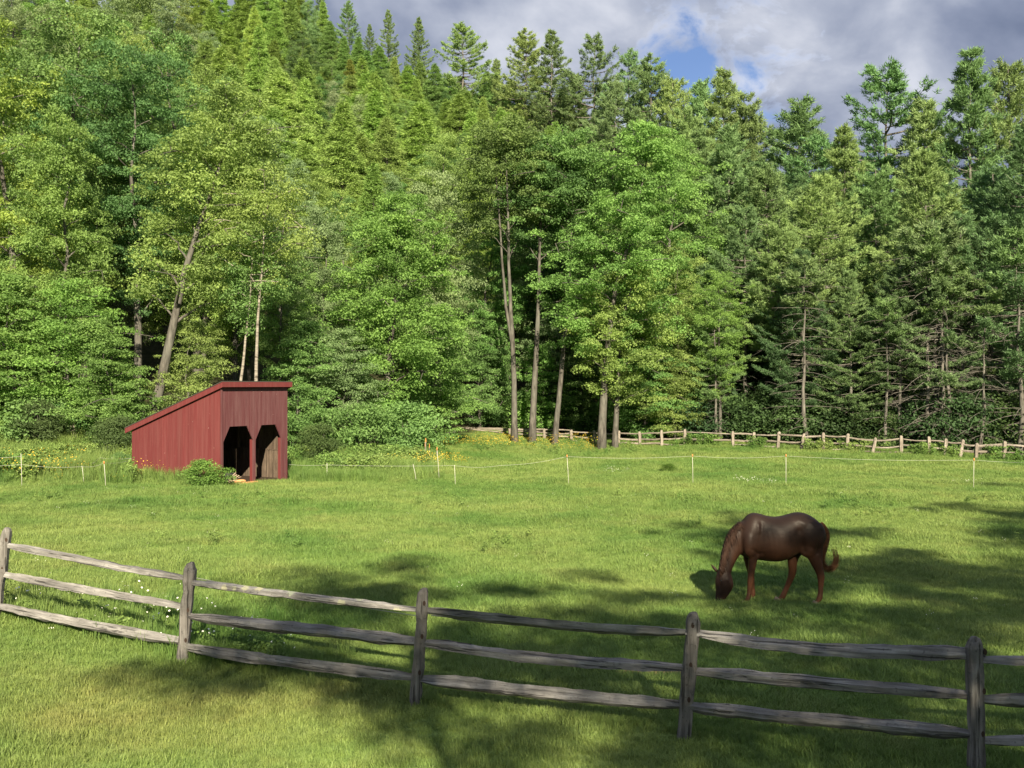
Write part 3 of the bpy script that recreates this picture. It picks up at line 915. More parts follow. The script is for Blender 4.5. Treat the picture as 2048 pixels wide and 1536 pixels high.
    for (px, yt, d_, i, c, w, lab) in [
        (25, 545, 46, 0, G_BRIGHT, 1.15, 'layered young maple at the left edge above the bank'),
        (150, 560, 46.5, 1, G_BRIGHT, 1.15, 'layered young maple with dark gaps left of the leaning trunk'),
        (235, 640, 45, 0, G_MID, 1.1, 'young maple close to the shed roof slope at the left'),
        (-60, 500, 48, 1, G_MID, 1.2, 'young maple half cut off by the left edge'),
        (385, 645, 47, 1, G_YEL, 0.9, 'young yellow-green maple right of the leaning trunk over the shed roof'),
        (590, 640, 50, 0, G_MID, 1.0, 'young tree close to the right side of the shed'),
        (690, 660, 52, 1, G_GREY, 1.0, 'pale young tree left of the bright maple'),
        (870, 640, 60, 0, G_BRIGHT, 1.0, 'young maple under the right side of the bright maple'),
        (960, 640, 69, 1, G_MID, 1.0, 'young tree left of the forked trunk'),
        (1090, 690, 71, 0, G_BRIGHT, 1.0, 'young maple seen between the grove trunks'),
        (1170, 660, 71, 1, G_MID, 1.0, 'young maple behind the leaning grove trunk'),
        (1290, 640, 66, 0, G_BRIGHT, 1.1, 'young bright maple at the foot of the grove right side'),
        (1350, 700, 65, 1, G_YEL, 1.0, 'young yellow-green tree by the far fence where the pines start')]:
        place(low[i], 'young_maple_tree', lab, 'tree', px, yt, d_, c, 'young maples under the wood edge', w)
    # --- right wood: pines that can be picked out
    for (px, yt, d_, i, c, w, lab) in [
        (1400, 268, 80, 1, G_PINE, 1.0, 'blue-green pine just right of the bright grove tree'),
        (1455, 255, 76, 3, G_PINE, 1.0, 'dense blue-green pine in front of the skyline pines'),
        (1535, 330, 74, 4, G_PINE, 0.95, 'broad pine below the gap in the skyline'),
        (1600, 198, 96, 0, G_PINE, 1.15, 'lone round-topped pine against the sky right of the gap'),
        (1690, 262, 74, 1, G_PINEY, 1.0, 'sunlit pine with feathery top in the right wood'),
        (1768, 140, 86, 2, G_PINE, 1.2, 'flat-limbed tall pine against the grey cloud'),
        (1858, 200, 80, 3, G_PINEY, 0.95, 'narrow pine between the two tallest at the right'),
        (1942, 108, 78, 1, G_PINE, 1.0, 'tallest pine at the right with pointed top'),
        (2015, 116, 80, 4, G_PINE, 0.85, 'pointed pine at the right edge against the cloud'),
        (1640, 345, 67, 4, G_PINEY, 0.9, 'nearer sunlit pine with spreading boughs over the far fence'),
        (1850, 300, 63, 3, G_PINEY, 1.0, 'big sunlit pine with pale boughs in the right wood'),
        (1985, 330, 62, 4, G_PINE, 1.0, 'dark pine close to the right edge'),
        (1750, 330, 71, 0, G_PINE, 0.9, 'pine with bare lower trunk behind the sunlit ones'),
        (1560, 430, 66, 0, G_PINEY, 0.9, 'pine with dead lower limbs left of the sunlit ones'),
        (1490, 420, 68, 2, G_PINE, 0.9, 'ragged pine where broadleaf trees give way to pines'),
        (1925, 430, 59, 2, G_PINE, 0.85, 'slim pine with bare stem behind the right end of the far fence'),
        (2060, 250, 58, 3, G_PINED, 1.0, 'dark pine cut off by the right edge'),
        (1610, 500, 63, 3, G_PINED, 0.95, 'low pine with pale bare trunk over the far fence'),
        (1700, 540, 61.5, 3, G_PINE, 0.95, 'low sunlit pine bough tree above the leaning far posts'),
        (1800, 520, 60, 0, G_PINED, 0.9, 'dark low pine behind the middle of the far fence'),
        (1880, 470, 58.5, 4, G_PINE, 0.8, 'pine with a cluster of bare stems right of centre of the pine wood'),
        (1430, 600, 64, 4, G_PINE, 0.8, 'low pine bough tree left end of the pine wood')]:
        place(pine[i], 'pine_tree', lab, 'tree', px, yt, d_, c, 'pines of the right wood', w * (1.12 if yt < 300 else 1.32))
    bare = [make_pine(57, 14, 11.0, 1.6, 0.15, name='bare_pine_a', whorl=0.9, sharp=0.6), make_pine(58, 14, 11.5, 1.8, 0.13, name='bare_pine_b', whorl=0.9, sharp=0.6)]
    for (px, yt, d_, i, lab) in [
        (1614, 520, 60.8, 0, 'pale bare pine trunk with few live limbs left of the pine wood centre'), (1848, 480, 58.6, 1, 'left of the close bare pine stems right of centre'),
        (1864, 450, 58.9, 0, 'second of the close bare pine stems, tallest'), (1879, 500, 58.4, 1, 'third of the close bare pine stems'), (1893, 540, 58.2, 0, 'right and shortest of the close bare pine stems'),
        (1960, 560, 57.2, 1, 'thin bare pine stem near the right edge'), (2040, 470, 56.5, 0, 'bare pine trunk at the right edge'),
        (1770, 600, 59.3, 0, 'bare pine stem behind the middle of the far fence')]:
        place(bare[i], 'bare_pine_tree', lab, 'tree', px, yt, d_, G_PINE, 'bare-stemmed pines behind the far fence', 1.25)
    # --- skyline pines on the ridge
    for (px, yt, d_, i, w, lab) in [
        (5, -60, 150, 1, 1.2, 'ridge pine at the top left corner'), (590, -40, 165, 0, 1.0, 'ridge pine at the top edge left of the open sky'), (640, -20, 168, 1, 1.0, 'ridge pine at the left start of the sky'),
        (697, 2, 160, 0, 1.0, 'ridge pine beside the first patch of sky'), (738, 48, 170, 3, 0.9, 'small ridge pine tip left of two taller ones'), (776, 22, 160, 1, 0.85, 'narrow ridge pine, second tip from the left'),
        (838, 38, 158, 1, 0.95, 'ridge pine left of the broad one'), (925, 45, 150, 4, 1.35, 'broadest ridge pine with spreading limbs'),
        (995, 120, 150, 3, 1.0, 'low ridge pine right of the broadest one'), (1052, 60, 145, 0, 1.2, 'ridge pine, left of the close pair'), (1102, 65, 142, 1, 1.15, 'ridge pine, right of the close pair'),
        (1150, 150, 145, 3, 1.0, 'low ridge pine between the pair and the flat-topped one'), (1187, 76, 140, 2, 1.15, 'flat-topped ridge pine with sky showing through'), (1262, 108, 135, 2, 0.95, 'thin ridge pine left of the blue gap'),
        (1302, 112, 128, 0, 1.05, 'ridge pine under the left of the blue gap'), (1345, 150, 125, 4, 1.0, 'ridge pine under the blue gap'), (1400, 165, 115, 3, 1.0, 'ridge pine right of the blue gap'),
        (1445, 148, 105, 1, 1.05, 'pointed pine left of the dip in the skyline'), (1490, 190, 104, 0, 1.0, 'pine sloping down to the dip in the skyline'), (1230, 160, 130, 4, 1.0, 'low ridge pine left of the thin one'),
        (1370, 215, 100, 0, 1.0, 'lower pine in front of the ridge pines')]:
        place(pine[i], 'ridge_pine_tree', lab, 'tree', px, yt, d_, G_PINE if R.random() < .7 else G_PINEY, 'pines along the ridge', w)
    # --- hemlock slope and mixed trees behind: too alike to tell apart
    n = 0
    for row, (dd, x0, x1, step) in enumerate([(86, 330, 960, 33), (96, 380, 1080, 29), (106, 330, 1240, 28), (117, 250, 1290, 28), (129, 200, 1240, 28), (142, 120, 1150, 29), (156, 60, 1000, 32)]):
        px = x0
        while px < x1:
            d_ = dd + R.uniform(-5, 5)
            x = px2x(px, d_)
            gz = float(ground_z(x, d_))
            hh = R.uniform(8, 17)
            yt = CY - (gz + hh - CZ) / d_ * F
            lim = np.interp(px, [0, 330, 640, 730, 900, 1100, 1250], [-120, -90, -30, 75, 165, 235, 300])
            yt = max(yt, lim + R.uniform(-10, 60))
            if dd > 150 and px < 640: yt = min(yt, R.uniform(-60, -10))
            if -170 < yt < 520 and R.random() < 0.27:
                place(dec[int(R.integers(4))], 'hillside_tree', 'leafy green tree scattered among the hemlocks on the hillside', 'tree', px, yt + 25, d_, [G_MID, G_GREY, G_DARK][int(R.integers(3))], 'leafy trees among the hemlocks', R.uniform(0.7, 0.95))
            elif -170 < yt < 520:
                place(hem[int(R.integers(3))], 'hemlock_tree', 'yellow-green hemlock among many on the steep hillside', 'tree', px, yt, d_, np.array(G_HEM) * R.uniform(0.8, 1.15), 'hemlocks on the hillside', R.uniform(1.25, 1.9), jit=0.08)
                n += 1
            px += step * R.uniform(0.7, 1.3)
    px = 660
    while px < 1300:                                # a low belt of trees closing the ridge under the pines
        lim = np.interp(px, [640, 730, 900, 1100, 1250, 1300], [20, 95, 150, 200, 250, 270])
        place(hem[int(R.integers(3))], 'hemlock_tree', 'dark green hemlock on the ridge at the feet of the skyline pines', 'tree', px, lim + R.uniform(-25, 25), R.uniform(146, 154), np.array(G_HEM) * (0.75, 0.85, 1.0), 'hemlocks under the ridge pines', R.uniform(1.4, 1.9), jit=0.05)
        px += 24 * R.uniform(0.7, 1.3)
    for row, (dd, x0, x1, step, h0, h1) in enumerate([(64, -120, 520, 80, 10, 14), (72, -120, 400, 85, 15, 20), (84, -140, 330, 80, 15, 20), (100, -150, 380, 75, 15, 21), (118, -120, 420, 75, 16, 22),
                                                      (76, 560, 1250, 80, 10, 14), (88, 900, 1400, 70, 13, 18), (104, 1150, 1420, 60, 13, 18)]):
        px = x0
        while px < x1:
            d_ = dd + R.uniform(-4, 4)
            x = px2x(px, d_); gz = float(ground_z(x, d_)); hh = R.uniform(h0, h1)
            yt = CY - (gz + hh - CZ) / d_ * F
            place(dec[int(R.integers(4))], 'hillside_tree', 'leafy green tree among many on the slope behind the wood edge', 'tree', px, yt, d_, [G_MID, G_YEL, G_BRIGHT, G_GREY][int(R.integers(4))], 'leafy trees on the slope', R.uniform(0.8, 1.0))
            px += step * R.uniform(0.75, 1.25)
    for (dd, x0, x1, step, y0_, y1_) in [(84, 1380, 2120, 55, 330, 430), (96, 1400, 2120, 60, 300, 380), (76, 1420, 2120, 70, 480, 620)]:
        px = x0
        while px < x1:
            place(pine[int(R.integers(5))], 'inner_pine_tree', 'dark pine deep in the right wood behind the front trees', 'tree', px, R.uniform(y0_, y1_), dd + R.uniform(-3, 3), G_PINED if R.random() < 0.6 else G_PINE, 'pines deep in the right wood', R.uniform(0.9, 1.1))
            px += step * R.uniform(0.75, 1.25)
    # --- shrubs and saplings at the wood edge
    shr = [make_shrub(71, 2.4, 1.5, 70, 80, 0.14, 'shrub_a'), make_shrub(72, 2.2, 1.7, 70, 80, 0.14, 'shrub_b'), make_shrub(73, 2.6, 1.3, 60, 80, 0.13, 'shrub_c', 0.6)]
    sap = make_shrub(74, 2.2, 0.9, 60, 120, 0.16, 'sapling', 0.5, True)
    for (px, yt, d_, w, lab) in [(78, 806, 44, 1.0, 'small blue-green pine sapling on the bank at the left'), (236, 838, 42, 1.1, 'small pine sapling against the left wall of the shed'), (640, 852, 44, 1.0, 'small pine sapling in the weeds right of the shed')]:
        place(sap, 'pine_sapling', lab, 'sapling', px, yt, d_, (0.10, 0.16, 0.06), 'saplings', w, crown='foliage')
    place(shr[0], 'shrub', 'leafy green bush growing against the front corner of the shed', 'shrub', 414, 922, 34.0, (0.19, 0.34, 0.075), None, 1.35, crown='foliage')
    place(shr[1], 'shrub', 'dark bush at the back left corner of the shed', 'shrub', 240, 908, 39.0, G_DARK, None, 0.7, crown='foliage')
    place(shr[1], 'weed_clump', 'isolated dark green weed clump in the open pasture', 'weeds', 1336, 928, 42.5, (0.11, 0.20, 0.045), None, 1.25, crown='foliage')
    for (x0, x1, step, d0, d1, y0_, y1_, cs, lab, grp) in [
        (580, 830, 30, 49, 55, 800, 876, (G_BRIGHT, G_MID, G_MID), 'leafy shrub from the shed in the thicket right of it', 'shrubs right of the shed'),
        (850, 1390, 40, 70, 73, 790, 850, (G_MID, G_BRIGHT, G_DARK), 'leafy shrub from the left in the undergrowth behind the grove', 'undergrowth behind the grove'),
        (1392, 2120, 33, 61.8, 64.5, 775, 862, ((0.06, 0.12, 0.05), (0.07, 0.13, 0.052), (0.09, 0.165, 0.06)), 'leafy shrub coloured dark for shade in the undergrowth behind the far fence', 'shaded undergrowth'),  # shade of the wood is put into the dark greens, both rows
        (1392, 2120, 44, 67, 71, 690, 800, ((0.05, 0.10, 0.042), (0.06, 0.11, 0.045), (0.05, 0.09, 0.04)), 'leafy shrub coloured dark for shade in the undergrowth behind the far fence', 'shaded undergrowth'),
        (-40, 280, 30, 44, 48, 770, 850, (G_MID, G_BRIGHT, G_DARK), 'leafy shrub from the left on top of the grassy bank', 'shrubs on the bank')]:
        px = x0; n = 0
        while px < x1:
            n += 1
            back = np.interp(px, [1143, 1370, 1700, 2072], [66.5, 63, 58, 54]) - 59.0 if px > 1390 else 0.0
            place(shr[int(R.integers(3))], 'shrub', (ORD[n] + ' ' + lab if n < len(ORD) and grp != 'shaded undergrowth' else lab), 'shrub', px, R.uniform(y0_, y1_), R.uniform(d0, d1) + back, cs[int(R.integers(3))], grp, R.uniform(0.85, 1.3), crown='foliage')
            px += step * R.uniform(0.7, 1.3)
    shade = [make_decid(81, 20, 9.0, 5.2, 0.34, 16, 120, 120, 0.22, 'vase', name='shade_a', spray=1.05, flat=0.3, ld=0.7), make_decid(82, 20, 6.0, 5.4, 0.34, 18, 140, 120, 0.22, 'round', name='shade_b', spray=1.05, flat=0.3, ld=0.7),
             make_decid(83, 20, 13.5, 4.6, 0.30, 12, 80, 120, 0.22, 'round', [(9, -3.6, 0), (20, -4.6, 0)], name='shade_c', spray=1.0, flat=0.3, ld=0.55)]
    # --- trees outside the picture, behind the camera, that shade the near grass
    for (x, y, H, w, i, lab) in [(4.9, -10.0, 14.0, 1.0, 2, 'high-crowned shade tree directly behind the viewer'), (5.8, -10.0, 13.3, 1.05, 0, 'shade tree behind the viewer, second from the left'),
                                 (14.0, -9.5, 18.4, 0.75, 2, 'tallest narrow shade tree behind the viewer'), (6.6, -7.5, 11.0, 1.2, 1, 'lowest shade tree behind the viewer, nearest the fence'), (9.0, -8.0, 13.0, 1.15, 1, 'low shade tree behind the viewer, between two taller ones'), (13.2, -9.0, 16.0, 1.0, 1, 'shade tree behind the viewer, left of the right pair'),
                                 (18.0, -8.0, 19.5, 1.0, 0, 'shade tree behind the viewer, right of the right pair'), (26.0, -4.0, 22.0, 1.0, 1, 'shade tree out of view at the right')]:
        gz = float(ground_z(x, y))
        s = H / 20.0
        e = empty('shade_tree', (x, y, gz), 0.0 if i == 2 else prng.random() * 6.28); e.scale = (s * w, s * w, s)
        obj('trunk', shade[i]['trunk'], e); obj('crown', shade[i]['crown'], e, None, G_MID)
        tag(e, lab, 'tree', 'trees out of view')
build_trees()

# ------------------------------------------------------------------ fences


def rail_mesh(p0, p1, r0, seed, mat, sag=0.0, taper=0.55, name='rail', nseg=26):
    """a split rail: uneven faceted section, tapered ends; mesh in local space with x along the rail, origin at p0"""
    rng = np.random.default_rng(seed)
    p0 = np.array(p0, float); p1 = np.array(p1, float)
    Ln = np.linalg.norm(p1 - p0)
    k = np.linspace(0, 1, nseg)
    n = 6
    an = np.linspace(0, 2 * math.pi, n, endpoint=False) + rng.normal(0, 0.28, n) + 0.4
    sec = 1 + rng.normal(0, 0.20, n)
    tw = rng.normal(0, 0.25)
    rr = r0 * (1 + np.convolve(rng.normal(0, 0.09, nseg + 4), np.ones(5) / 5, 'valid')) * (taper + (1 - taper) * np.clip(np.minimum(k, 1 - k) * 7, 0, 1))
    c = np.column_stack([k * Ln, np.cumsum(rng.normal(0, 0.0028, nseg)) * np.sin(k * math.pi), -sag * np.sin(k * math.pi) ** 1.2 + np.cumsum(rng.normal(0, 0.0024, nseg)) * np.sin(k * math.pi)])
    V = []
    for i in range(nseg):
        a = an + tw * k[i]
        s = sec * (1 + rng.normal(0, 0.05, n))
        V.append(np.column_stack([np.full(n, c[i, 0]), c[i, 1] + rr[i] * 0.85 * np.cos(a) * s, c[i, 2] + rr[i] * np.sin(a) * s]))
    V = np.vstack(V) + rng.normal(0, 0.0025, (nseg * n, 3))
    g = Geo()
    i = np.arange(nseg - 1)[:, None] * n; j = np.arange(n)[None, :]
    q = np.stack([i + j, i + (j + 1) % n, i + n + (j + 1) % n, i + n + j], -1).reshape(-1, 4)
    V = np.vstack([V, c[0], c[-1]]); c0 = nseg * n; j = np.arange(n)
    t = np.vstack([np.stack([np.full(n, c0), (j + 1) % n, j], -1), np.stack([np.full(n, c0 + 1), (nseg - 1) * n + j, (nseg - 1) * n + (j + 1) % n], -1)])
    g.add(V, q, t)
    return g.mesh(name, mat)


def add_rail(parent, p0, p1, r0, seed, mat, sag=0.0, label=None):
    me = rail_mesh(p0, p1, r0, seed, mat, sag)
    o = obj('rail', me, parent)
    d = Vector(p1) - Vector(p0)
    o.location = Vector(p0) - parent.location
    yaw = math.atan2(d.y, d.x); pitch = -math.atan2(d.z, math.hypot(d.x, d.y))
    o.rotation_euler = (0, pitch, yaw)
    if label: o['label'] = label
    return o


def post_mesh(H, w, dpt, lean, seed, holes=None, mat='post'):
    """split post with rounded top and uneven sides"""
    rng = np.random.default_rng(seed)
    zs = np.concatenate([[-0.35, 0.0], np.linspace(0.12, H - 0.10, 9), [H - 0.05, H - 0.015, H]])
    sc = np.concatenate([np.ones(11) + rng.normal(0, 0.06, 11), [0.86, 0.62, 0.35]])
    corners = np.array([(-1, -0.75), (-0.75, -1), (0.75, -1), (1, -0.75), (1, 0.75), (0.75, 1), (-0.75, 1), (-1, 0.75)])
    V = []
    wob = np.cumsum(rng.normal(0, 0.006, len(zs)))
    for z, s, wb in zip(zs, sc, wob):
        k = z / H
        V.append(np.column_stack([lean * k + wb + corners[:, 0] * w / 2 * s, corners[:, 1] * dpt / 2 * s + rng.normal(0, 0.002, 8), np.full(8, z)]))
    g = Geo(); n = 8; m = len(zs)
    i = np.arange(m - 1)[:, None] * n; j = np.arange(n)[None, :]
    q = np.stack([i + j, i + (j + 1) % n, i + n + (j + 1) % n, i + n + j], -1).reshape(-1, 4)
    V = np.vstack(V + [np.array([[lean + wob[-1], 0, H + 0.005]])])
    t = np.stack([np.full(n, m * n), (m - 1) * n + j[0], (m - 1) * n + (j[0] + 1) % n], -1)
    g.add(V, q, t)
    me = g.mesh('post', M[mat])
    return me


def near_fence():
    P = []
    for (xt, yt, xb, yb, d) in NEAR_POSTS:
        xb_, zb = px2x(xb, d), px2z(yb, d)
        P.append((xb_, d, zb, px2x(xt, d) - xb_, px2z(yt, d) - zb))
    root = empty('split_rail_fence', (P[3][0], P[3][1], P[3][2]))
    tag(root, 'weathered grey three-rail split-rail fence crossing the foreground', 'fence')
    L = root.location
    # rail ends in the photo: left y, right y at the posts (post i to i+1)
    rails = {0: [(1040, 1096), (1096, 1152), (1150, 1210)], 1: [(1090, 1158), (1148, 1216), (1211, 1284)], 2: [(1163, 1220), (1231, 1284), (1291, 1354)],
             3: [(1219, 1264), (1285, 1338), (1357, 1411)], 4: [(1264, 1308), (1343, 1395), (1412, 1471)], 5: [(1318, 1340), (1396, 1410), (1481, 1500)]}
    sag = {1: (0.0, 0.02, 0.01), 2: (0.005, 0.01, 0.01), 3: (0.02, 0.05, 0.0), 4: (0.07, 0.01, 0.01)}
    ang = math.atan2(P[4][1] - P[2][1], P[4][0] - P[2][0])
    for i, p in enumerate(P):
        o = obj('post', post_mesh(p[4], 0.122, 0.10, p[3], 100 + i), root, Vector((p[0], p[1], p[2])) - L)
        # mortise slots: dark discs, hole shade put in their colour, just above each rail, on the face towards the camera
        if 1 <= i <= 5:
            for (ya, yb) in rails[min(i, 5)]:
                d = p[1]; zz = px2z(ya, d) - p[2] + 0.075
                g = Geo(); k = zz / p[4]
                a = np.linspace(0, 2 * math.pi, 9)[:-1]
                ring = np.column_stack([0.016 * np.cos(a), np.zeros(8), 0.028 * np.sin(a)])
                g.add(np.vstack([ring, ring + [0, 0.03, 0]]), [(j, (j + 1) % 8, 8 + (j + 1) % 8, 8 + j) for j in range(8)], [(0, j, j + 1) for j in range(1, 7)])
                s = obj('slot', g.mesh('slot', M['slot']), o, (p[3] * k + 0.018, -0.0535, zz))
    for i in range(6):
        for j, (ya, yb) in enumerate(rails[i]):
            a, b = P[i], P[i + 1]
            ya_, yb_ = px2z(ya, a[1]), px2z(yb, b[1])
            ka, kb = (ya_ - a[2]) / a[4], (yb_ - b[2]) / b[4]
            p0 = (a[0] + a[3] * ka + 0.01, a[1] - 0.01, ya_); p1 = (b[0] + b[3] * kb - 0.01, b[1] + 0.01, yb_)
            dv = np.array(p1) - np.array(p0); dv /= np.linalg.norm(dv)
            p0 = np.array(p0) - dv * 0.05; p1 = np.array(p1) + dv * 0.05
            lich = (i == 2 and j == 0)
            add_rail(root, p0, p1, 0.057 if j != 1 else 0.053, 200 + i * 3 + j, M['lichen' if lich else 'fence'], sag.get(i, (0, 0, 0))[j], 'grey rail spotted with pale round lichen' if lich else None)
    # thin white tape strung along the top rail
    g = Geo()
    def tp(x, y, d): return np.array([px2x(x, d), d, px2z(y, d)])
    a, b = tp(388, 1155, 11.86), tp(600, 1192, 11.2)
    c, e = tp(600, 1196, 11.25), tp(836, 1232, 10.55)
    f, h = tp(862, 1231, 10.5), tp(1366, 1251, 9.6)
    for s0, s1 in ((a, b), (b, e), (f, f * 0.6 + h * 0.4 + [0, 0, -0.03])):
        tube(g, np.array([s0, (s0 + s1) / 2 - [0, 0, 0.01], s1]), 0.005, 5, True)
    o = obj('fence_tape', g.mesh('fence_tape', M['tape']))
    tag(o, 'thin white electric tape strung behind the top rail of the near fence', 'tape')


def far_fence():
    def build(posts, label, z_fr, seed, r=0.05, gap=()):
        p = posts[0]
        root = empty('split_rail_fence', (px2x(p[2], p[4]), p[4], px2z(p[3], p[4])))
        tag(root, label, 'fence')
        rng = np.random.default_rng(seed)
        L = root.location; Q = []
        for i, (xt, yt, xb, yb, d) in enumerate(posts):
            xb_ = px2x(xb, d); zb = float(ground_z(xb_, d)); zt = px2z(yt, d)
            H = zt - zb
            Q.append((xb_, d, zb, px2x(xt, d) - xb_, H))
            obj('post', post_mesh(H, 0.17, 0.14, px2x(xt, d) - xb_, seed + i, None, 'far_post'), root, Vector((xb_, d, zb)) - L)
        for i in range(len(Q) - 1):
            a, b = Q[i], Q[i + 1]
            for j, f in enumerate(z_fr):
                if (i, j) in gap: continue
                fa, fb = f + rng.normal(0, 0.02), f + rng.normal(0, 0.025)
                add_rail(root, (a[0] + a[3] * fa - 0.05, a[1], a[2] + a[4] * fa), (b[0] + b[3] * fb + 0.05, b[1], b[2] + b[4] * fb), r * rng.uniform(0.85, 1.15), seed + 50 + i * 3 + j, M['far_fence'], rng.uniform(-0.03, 0.07))
    build(FAR_POSTS, 'long old three-rail fence with leaning posts in front of the pine wood', (0.82, 0.46, 0.14), 500, gap={(5, 2), (8, 2), (14, 2), (15, 2), (16, 2), (17, 2), (18, 2)})
    build([(835, 855, 835, 880, 70), (870, 856, 870, 880, 70), (935, 856, 935, 882, 69), (1019, 857, 1019, 884, 68), (1089, 857, 1089, 884, 67), (1143, 859, 1143, 886, 66.4)],
          'short run of rail fence behind the grove trunks with a pale sunlit rail', (0.92, 0.62, 0.34), 700, gap={(0, 1), (0, 2), (1, 1), (1, 2)})
    build([(640, 893, 640, 908, 52), (677, 885, 677, 906, 52.5), (772, 884, 772, 902, 54)], 'broken low rails and post in the weeds right of the shed', (0.72, 0.2), 800)
    build([(-40, 836, -40, 850, 46), (60, 838, 60, 862, 46), (147, 846, 151, 866, 45)], 'thin dark fallen fence rail with a tilted post on the left bank', (0.85,), 850, 0.03)


def white_fence():
    tops = []
    grp = 'white poles of the electric fence'
    labs = ['white plastic fence pole at the far left with two tapes', 'short leaning white pole left of the shed', 'white pole at the tape corner left of the shed', 'small white pole close to the shed left wall',
            'white pole in the weeds just right of the shed', 'leaning thin white pole right of the shed', 'tall thin stake beside the weathered stakes', 'white pole where the tape leaves the weeds',
            'white pole with orange cap below the grove', 'white pole with orange cap beside the dark weed clump', 'white pole with orange cap in mid pasture above the horse', 'white pole with orange cap near the right edge']
    for (xt, yt, xb, yb, d), lab in zip(POLES, labs):
        x = px2x(xb, d); zb = float(ground_z(x, d)); zt = px2z(yt, d); xt_ = px2x(xt, d)
        e = empty('fence_pole', (x, d, zb)); tag(e, lab, 'pole', grp)
        g = Geo(); tube(g, np.array([[0, 0, -0.2], [(xt_ - x) * .5, 0, (zt - zb) * .5], [xt_ - x, 0, zt - zb]]), [0.0075, 0.0075, 0.007], 6)
        obj('shaft', g.mesh('shaft', M['white_pole'], True), e)
        if xb > 1000 or xb in (879, 212):
            g = Geo(); tube(g, np.array([[0, 0, -0.05], [0, 0, -0.02], [0, 0, 0.03], [0, 0, 0.05]]) + [xt_ - x, 0, zt - zb], [0.016, 0.024, 0.024, 0.014], 7)
            obj('insulator', g.mesh('insulator', M['orange'], True), e)
        tops.append(np.array([xt_, d, zt - 0.02]))
    T = dict(zip([p[2] for p in POLES], tops))
    def pt(x, y, d): return np.array([px2x(x, d), d, px2z(y, d)])
    def strand(name, pts, label, sag=0.06, r=0.0038):
        g = Geo()
        for a, b in zip(pts[:-1], pts[1:]):
            k = np.linspace(0, 1, 9)[:, None]
            Pq = a + (b - a) * k; Pq[:, 2] -= sag * np.sin(k[:, 0] * math.pi)
            tube(g, Pq, r, 5, False)
        o = obj(name, g.mesh(name, M['tape'])); tag(o, label, 'tape', 'white fence tapes')
    strand('fence_tape', [pt(-90, 912, 33.6), T[44] + [0, 0, -0.08]], 'upper short white tape at the left edge')
    strand('fence_tape', [pt(-90, 927, 33.6), pt(44, 929, 33.6), T[169], T[212] + [0, 0, 0], pt(268, 918, 36.5)], 'white tape running from the left edge to the shed')
    strand('fence_tape', [pt(185, 927, 36), pt(200, 915, 38.5), T[227] + [0, 0, -0.05], pt(270, 916, 38)], 'slack loop of white tape by the shed left wall', 0.02, 0.006)
    strand('fence_tape', [pt(578, 929, 37.6), T[654] + [0, 0, -0.05], T[911]], 'white tape across the weeds right of the shed', 0.03)
    strand('fence_tape', [T[911], pt(1000, 931, 36.2), T[1138], T[1386], T[1572], T[1947], pt(2140, 922, 35.2)], 'long white tape across the open pasture behind the horse', 0.07)
    # weathered stakes with rusty tips
    labs = ['weathered stake with rusty tip, tallest of the loose stakes', 'weathered stake leaning beside the tallest', 'thin grey stake among the loose stakes', 'grey stake right of the loose stakes']
    for (x, yt, yb, r, lean), lab in zip([(850, 879, 922, 0.035, 0.03), (853, 888, 918, 0.022, -0.06), (858, 890, 918, 0.02, 0.02), (872, 896, 925, 0.022, 0.05)], labs):
        d = 46.0
        xx = px2x(x, d); zb = float(ground_z(xx, d)); zt = px2z(yt, d)
        e = empty('stake', (xx, d, zb)); tag(e, lab, 'stake', 'loose stakes in the weeds')
        g = Geo(); tube(g, np.array([[0, 0, -0.2], [lean, 0, zt - zb]]), [r, r * .8], 6); obj('shaft', g.mesh('shaft', M['far_fence']), e)
        g = Geo(); tube(g, np.array([[lean, 0, zt - zb - .12], [lean * 1.05, 0, zt - zb + 0.06]]), [r * 1.1, r * .7], 6); obj('tip', g.mesh('tip', M['orange']), e)

near_fence(); far_fence(); white_fence()

# ------------------------------------------------------------------ the red shed


